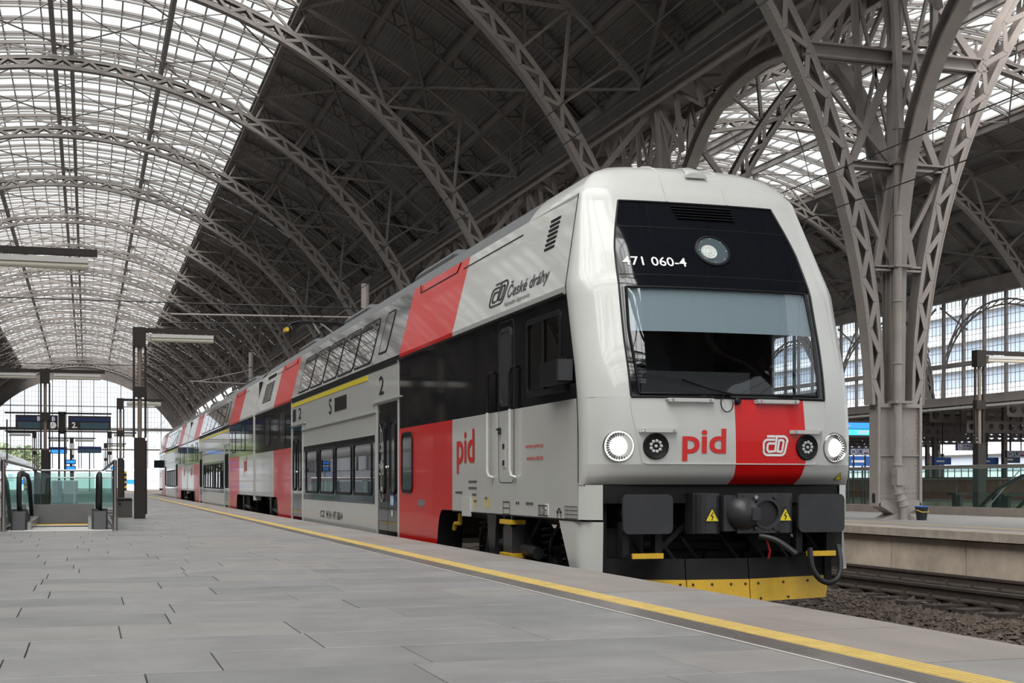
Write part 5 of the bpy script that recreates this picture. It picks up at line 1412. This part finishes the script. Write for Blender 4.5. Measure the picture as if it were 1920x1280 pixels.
for i, (a, b, l) in enumerate(((60, 78, 'narrow'), (96, 117, 'first wide'), (119, 146, 'second wide'))):
    xa, ya, _ = at_depth(a, 900, 52); xb_, yb, _ = at_depth(b, 900, 52)
    c_ = thing('cabinet', ((xa + xb_) / 2, ya, 0), l + ' pale blue grey cabinet standing behind the escalator well', 'cabinet', 'platform cabinets')
    build('cabinet_body', MB().cbox(xa, xb_, ya, ya + .5, 0, .90, .03), CABN, c_); build('cabinet_door', MB().box(xa + .02, xb_ - .02, ya - .012, ya, .05, .86), CABN, c_); build('lock', MB().box(xb_ - .06, xb_ - .04, ya - .02, ya - .012, .5, .58), INK, c_)
hg = thing('glass_balustrade', (0, 56, 0), 'green tinted glass balustrade across the platform behind the cabinets', 'balustrade')
build('handrail', MB().tube([(-3.0, 56, 1.0), (.6, 56, 1.0)], .03, 8), STEEL, hg)
for k in range(3): build('pane', MB().box(-3.0 + k * 1.2, -1.83 + k * 1.2, 55.99, 56.01, .05, .95), CLEAR, hg)

# ---- opposite platform: long glass balustrade, escalator, signs
BX = 19.9
ob = thing('glass_balustrade', (BX, 30, ZB), 'long glass balustrade on a stone plinth across the tracks', 'balustrade')
build('plinth', MB().box(BX, BX + .25, 16, 60, ZB, .226), mat('plinth_stone', (.26, .22, .19), .7, var=.15), ob)
build('handrail', MB().tube([(BX + .12, 16, 1.18), (BX + .12, 60, 1.18)], .045, 12), STEEL, ob, smooth=True)
y = 16.0 - (16.0 - 28.97) % 1.667
for k in range(26):
    a = 28.97 + (k - 8) * 1.667; build('pane', MB().box(BX + .11, BX + .13, a + .01, a + 1.657, .226, 1.14), CLEAR, ob)
oe = thing('escalator', (21.5, 28, ZB), 'escalator with sloping black handrails behind the long glass balustrade', 'escalator')
for x in (20.7, 21.8): build('handrail', MB().tube([(x, 22.0, 1.02), (x, 26.6, 1.02), (x, 27.4, .96), (x, 28.3, .66), (x, 31.5, -1.4)], .045, 10), INK, oe, smooth=True)
for x in (20.75, 21.75): build('side_glass', MB().add([(x, 22.0, .2), (x, 27.4, .2), (x, 30.5, -1.4), (x, 31.4, -1.4), (x, 27.4, .9), (x, 22.0, .98)], [tuple(range(6))]), CLEAR, oe)
build('deck_plate', MB().box(20.7, 21.8, 22.0, 26.5, ZB, ZB + .05), STEEL, oe)
for k in range(3):
    x = 21.0 + k * .2; build('cleaning_bar', MB().tube([(x, 27.9 - k * 2.0, 1.1), (x, 29.2 - k * 2.0, .15)], .014, 6), TUBEH, oe)
def sign(px, py, d, n, label, pics, post=False):
    x, y, z = at_depth(px, py, d); k_ = .0050 * d / .46; h = .46 * k_; w = (n * .46 + .06) * k_
    r = thing('pictogram_sign', (x, y, z - h / 2), label, 'sign', 'blue pictogram signs')
    build('sign_case', MB().box(x - w / 2, x + w / 2, y, y + .12, z - h / 2, z + h / 2), NAVY, r)
    for i in range(n):
        cx = x - w / 2 + (.26 + i * .46) * k_; fn = lambda a, b, cx=cx: (cx + a * k_, y - .006, z + b * k_); m = MB()
        sq = [(-.18, -.18), (.18, -.18), (.18, .18), (-.18, .18), (-.18, -.18)]
        p = pics[i]
        L = [sq]
        if p == 'i': L += [[(0, -.12), (0, .04)], [(0, .09), (0, .13)], arcpts(0, 0, .14, 0, 360, 14)]
        elif p == 'w': L += [arcpts(.0, -.05, .09, 0, 360, 12), [(-.03, .10), (-.03, -.01), (.07, -.01), (.10, -.11)], arcpts(-.03, .13, .02, 0, 360, 6)]
        elif p == 'p': L += [[(-.06, .12), (-.09, .03), (-.05, -.07), (.05, -.13)], [(-.06, .12), (-.02, .09)], [(.05, -.13), (.07, -.08)]]
        elif p == 'l': L += [[(-.11, -.12), (.11, -.12), (.11, .10), (-.11, .10), (-.11, -.12)], [(0, -.10), (0, .05)], [(-.05, .0), (0, .06), (.05, .0)], [(-.05, .14), (.05, .14)]]
        else: L += [[(-.13, .08), (.13, .08)], [(-.13, 0), (.13, 0)]]
        strokes(m, L, .022 if p != 'f' else .03, fn); pc = build('pictogram', m, INKW, r)
        if p == 'f': build('red_bar', MB().box(cx - .12 * k_, cx + .12 * k_, y - .008, y - .006, -.05 * k_ + z, z), INKR, r)
    for q in (-.3, .3): build('post' if post else 'hanger', MB().box(x + w * q, x + w * q + .04, y + .04, y + .08, *((ZB, z) if post else (z + h / 2, 4.45))), BRONZE, r)
    return r
sign(1812, 838, 62, 3, 'blue sign with lift and wheelchair pictograms beside the dark lamp post', 'lww')
sign(1612, 847, 46, 3, 'blue sign with information and telephone pictograms between train and column', 'ipf', True)
sign(1905, 851, 62, 3, 'blue sign with information and telephone pictograms right of the dark lamp post', 'ipf')
for px, py, w, lab in ((1852, 864, 1.2, 'small blue notice board below the perforated beams'), (1896, 861, 1.0, 'small navy notice board under the telephone pictogram sign'), (1618, 864, 1.1, 'small navy notice board next to the column flange'), (1768, 864, .9, 'small pale blue notice board beside the far column')):
    x, y, z = at_depth(px, py, 48.5 if px < 1640 else 66); r = thing('notice_board', (x, y, z - .15), lab, 'sign', 'small hanging notice boards'); build('panel', MB().box(x - w / 2, x + w / 2, y, y + .08, z - .17, z + .17), INKB if w != 1.0 else NAVY, r); build('print', MB().box(x - w / 2 + .1, x + w * .1, y - .004, y, z - .05, z + .03), INKW, r)
    build('hanger', MB().box(x - .02, x + .02, y + .02, y + .06, *((ZB, z - .17) if px < 1640 else (z + .17, 4.45))), BRONZE, r)
x, y, z = at_depth(1613, 803, 43.5); r = thing('departure_board', (x, y, z - .3), 'lit blue and turquoise departure board between train and column', 'display board')
build('case', MB().box(x - .65, x + .65, y, y + .2, z - .27, z + .25), BRONZE, r); build('upper_screen', MB().box(x - .55, x + .62, y - .01, y, z - .01, z + .18), SCRBL, r); build('lower_screen', MB().box(x - .55, x + .62, y - .01, y, z - .21, z - .03), SCRON, r)
m = MB(); strokes(m, [[(-.1, -.09), (.35, -.09)], [(-.1, -.15), (.25, -.15)], [(-.48, .08), (-.38, .08)], [(-.48, -.12), (-.4, -.12)]], .04, lambda a, b: (x + a, y - .016, z + b)); build('screen_text', m, INKW, r)
build('post', MB().box(x - .4, x - .35, y + .05, y + .1, ZB, z - .27), BRONZE, r)
# canopies with perforated beams on the far platforms
def perforated(mb, y, x0, x1, z0, z1, n, r):
    w = (x1 - x0) / n
    for k in range(n):
        cx = x0 + (k + .5) * w; cz = (z0 + z1) / 2
        o = [(cx + w / 2 * a, cz + (z1 - z0) / 2 * b) for a, b in ((1, 0), (1, 1), (0, 1), (-1, 1), (-1, 0), (-1, -1), (0, -1), (1, -1))]
        i = [(cx + r * math.cos(t * math.pi / 4), cz + r * math.sin(t * math.pi / 4)) for t in range(8)]
        o_ = len(mb.v); mb.v += [(p, y, q) for p, q in o + i]
        for t in range(8): mb.f.append((o_ + t, o_ + (t + 1) % 8, o_ + 8 + (t + 1) % 8, o_ + 8 + t))
    mb.box(x0, x1, y - .08, y + .08, z0 - .04, z0).box(x0, x1, y - .08, y + .08, z1, z1 + .04)
cn = thing('platform_canopy', (45, 70, ZB), 'platform canopy roof on perforated beams below the glass wall', 'canopy')
build('canopy_roof', MB().box(37.0, 50.2, 48, 140, 4.45, 4.55), GREYM, cn); build('canopy_fascia', MB().box(36.9, 37.0, 48, 140, 4.25, 4.62), PAINTSH, cn)
build('gutter', MB().box(36.6, 36.9, 48, 140, 4.05, 4.15), TUBEH, cn)
for k in range(16):
    y = 50 + k * 5.6; mb = MB(); perforated(mb, y, 37.0, 50.2, 3.62, 4.18, 22, .19); build('perforated_beam', mb, PAINTSH, cn)
    mb = MB(); perforated(mb, y + 2.8, 37.0, 50.2, 3.05, 3.50, 26, .15); build('perforated_beam', mb, PAINTSH, cn)
    build('canopy_post', MB().box(40.9, 41.1, y - .1, y + .1, ZB, 4.4), PAINTSH, cn); build('canopy_post', MB().box(47.9, 48.1, y - .1, y + .1, ZB, 4.4), PAINTSH, cn)
for k in range(9):
    y = 52 + k * 9.0; build('globe_lamp', MB().lathe([(.05, .28), (.16, .2), (.2, 0), (.14, -.15), (.03, -.2)], (39.5, y, 3.45), (0, 0, 1), 12), TUBEH, cn, smooth=True)
for k in range(5):
    y = 50 + k * 14; x = 38.6; f = build('strip_lamp', MB().tube([(x, y, 4.2), (x, y + 6, 4.2)], .08, 8), TUBEW, cn)
    for q in (.2, 5.7): build('bracket', MB().box(x - .1, x + .1, y + q, y + q + .1, 4.25, 4.45), TUBEH, f)
bw = thing('brick_parapet', (42, 82, ZB), 'low red brick parapet on the far platform behind the glass', 'wall'); build('brickwork', MB().box(38.9, 39.2, 50, 110, ZB, .95), BRICK, bw); build('coping', MB().box(38.85, 39.25, 50, 110, .95, 1.03), CONC, bw)
hr = thing('iron_railing', (38.9, 80, .95), 'dark iron railing above the red brick parapet', 'railing')
build('top_rail', MB().box(39.03, 39.08, 50, 110, 1.55, 1.6).box(39.03, 39.08, 50, 110, 1.03, 1.07), BRONZE, hr)
bm = MB().box(39.04, 39.07, -.015, .015, 1.05, 1.57).mesh('bar'); bm.materials.append(BRONZE)
for k in range(110): put('bar', bm, hr, (0, 50.2 + k * .54, 0))
for i, (a, b) in enumerate(((25.2, 33.2), (25.6, 36.0))):
    s_ = thing('bench', (a, b, ZB), ['dark bench between the steel column and the escalator', 'dark bench standing farther along the opposite platform'][i], 'bench', 'platform benches')
    build('seat_slab', MB().box(a - .9, a + .9, b - .25, b + .25, .43, .5), BRONZE, s_)
    for q in (-.7, .7): build('leg', MB().box(a + q - .05, a + q + .05, b - .2, b + .2, ZB, .43), BRONZE, s_)

# ---- overhead wires, mast, signal
wr = thing('overhead_wire', (XC, 10, 5.3), 'contact and carrier wires strung above the double deck train', 'wire')
build('contact_wire', MB().tube([(XC, -20, 5.30), (XC, 215, 5.30)], .009, 5), INK, wr); build('carrier_wire', MB().tube([(XC, y, 5.95 + .15 * math.cos(y / 50 * 6.28)) for y in range(-20, 216, 5)], .009, 5), INK, wr)
for k in range(20): build('dropper', MB().tube([(XC, k * 10., 5.3), (XC, k * 10., 5.95 + .15 * math.cos(k * 10 / 50 * 6.28))], .005, 4), INK, wr)
wr = thing('overhead_wire', (11.47, 10, 5.2), 'contact and carrier wires strung above the empty track', 'wire')
build('contact_wire', MB().tube([(11.47, -5, 5.2), (11.47, 215, 5.2)], .01, 5), INK, wr); build('carrier_wire', MB().tube([(11.47, -5, 5.8), (11.47, 215, 5.8)], .01, 5), INK, wr)
for y in (44.0, 68.0): 
    cw = thing('span_wire', (8.8, y, 6.2), 'cross span wires stretched from the hall columns at %s' % ('the pantograph' if y < 50 else 'the tall mast'), 'wire'); build('upper_wire', MB().tube([(-4, y, 6.3), (16, y, 6.4)], .02, 5), INK, cw); build('lower_wire', MB().tube([(2, y, 5.7), (16, y, 6.1)], .014, 5), INK, cw)
x, y, _ = at_depth(376, 700, 92); mst = thing('catenary_mast', (8.9, 80, -.6), 'round grey catenary mast rising behind the train roof', 'mast'); build('mast_tube', MB().tube([(8.9, 80, -.8), (8.9, 80, 8.2)], [.16, .13], 10), PAINT, mst); build('cross_arm', MB().tube([(8.9, 80, 6.4), (5.5, 80, 6.5)], .04, 6).tube([(8.9, 80, 7.2), (6.0, 80, 6.5)], .03, 6), PAINT, mst)
x, y, _ = at_depth(606, 600, 45); mst = thing('catenary_mast', (8.7, 45, -.6), 'round grey catenary mast standing by the pantograph', 'mast'); build('mast_tube', MB().tube([(8.7, 45, -.8), (8.7, 45, 7.3)], [.16, .13], 10), PAINT, mst); build('cross_arm', MB().tube([(8.7, 45, 6.2), (2.5, 45, 6.1)], .03, 6), PAINT, mst)
x, y, z = at_depth(391, 757, 88); sg = thing('signal_head', (8.3, 82, 3.5), 'black railway signal head above the train roof', 'signal'); build('signal_case', MB().prism(rrect(8.0, 8.6, 4.6, 5.9, .12), lambda p, q, t: (p, t, q), 82, 82.3), INK, sg)
for k in range(3): build('signal_lens', MB().lathe([(.11, 0), (.12, .1)], (8.3, 82, 4.9 + k * .36), (0, -1, 0), 12), BLK2, sg)
build('signal_post', MB().tube([(8.3, 82.2, -.8), (8.3, 82.2, 4.7)], .07, 8), BRONZE, sg)

# ---- far end: streamlined train on the left track, outside world
lt = thing('streamlined_train', (-6.07, 165, -.55), 'white streamlined train nose on the left track', 'train')
rows = []
for t in list(np.linspace(0, .8, 5)) + list(np.linspace(.82, 1, 14)):
    y = 52 + 116 * t; k = max(0.02, 1 - max(0, (t - .82) / .18) ** 2.2); w = 1.42 * (k ** .35); h = 3.25 * (k ** .6) + .1
    rows.append([(-6.07 + w * math.copysign(abs(math.cos(a)) ** .6, math.cos(a)), y, -.35 + h * abs(math.sin(a)) ** .6 + .0) for a in np.linspace(0, math.pi, 17)])
build('body_shell', MB().grid([r[::-1] for r in rows]), W_, lt, smooth=True); build('end_wall', MB().add(rows[0], [tuple(range(17))]), W_, lt)
for k in range(9):
    mb = MB(); rr = [(-6.07 + 1.45, 56 + 9 * k + p, q) for p, q in rrect(0, 8.4, 1.5, 2.2, .1)]; mb.add(rr, [tuple(range(len(rr)))]); build('window_strip', mb, BLK, lt)
build('red_stripe', MB().box(-4.66, -4.64, 52, 145, .9, 1.05), RED, lt)
bt = thing('yellow_striped_post', (3.9, 150, 0), 'yellow and black striped marker post near the platform end', 'post')
for k in range(8): build('stripe', MB().box(3.6, 3.95, 150, 150.1, k * .25, k * .25 + .25), YEL if k % 2 else INK, bt)
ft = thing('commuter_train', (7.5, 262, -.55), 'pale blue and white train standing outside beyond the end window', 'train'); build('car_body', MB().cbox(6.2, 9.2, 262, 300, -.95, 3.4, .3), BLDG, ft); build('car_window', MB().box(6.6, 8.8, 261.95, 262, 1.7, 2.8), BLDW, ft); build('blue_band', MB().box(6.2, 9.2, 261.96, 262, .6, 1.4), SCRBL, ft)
def tree(x, y, r, h, label):
    t = thing('tree', (x, y, -1), label, 'tree', 'trees outside the end window'); build('trunk', MB().tube([(x, y, -1), (x + .2, y, h * .4), (x, y, h * .7)], [.35, .28, .12], 8), SLEEP, t)
    n = 2600; P = np.random.normal(0, 1, (n, 3)); P /= np.linalg.norm(P, axis=1)[:, None]; P *= (np.random.rand(n, 1) ** .4) * np.array([r, r, h * .36]); P += np.array([x, y, h * .66])
    mb = MB()
    for p in P:
        q = np.random.normal(0, .24, (3, 3)) + p; mb.add([tuple(v) for v in q], [(0, 1, 2)])
    tag(build('leaves', mb, LEAF, t), kind='stuff')
for x, y, r, h, l in ((-17, 262, 6, 8, 'tall leafy tree behind the streamlined train outside the window'), (-11.5, 275, 4, 7.5, 'leafy green tree outside the window left of the departure boards'), (-26, 285, 7, 11, 'broad leafy tree farthest left beyond the end window')): tree(x, y, r, h, l)
b = thing('office_building', (96, 120, -1), 'pale modern building with banded floors seen through the long glass wall', 'building')
build('wall', MB().box(96, 110, 50, 210, -1, 21), BLDG, b)
for k in range(6): build('window_band', MB().box(95.9, 96.0, 51, 209, 2.2 + k * 3.2, 3.7 + k * 3.2), BLDW, b); 
for k in range(6): build('floor_ledge', MB().box(95.4, 96, 50, 210, 4.0 + k * 3.2, 4.3 + k * 3.2), INKW, b)
b = thing('apartment_building', (6, 390, -1), 'pale hazy apartment block far beyond the end window', 'building'); build('wall', MB().box(2, 40, 390, 410, -1, 14), BLDG, b)
for k in range(4):
    for j in range(9): build('window', MB().box(4 + j * 4, 6 + j * 4, 389.9, 390, 1.5 + k * 3, 3.2 + k * 3), BLDW, b)
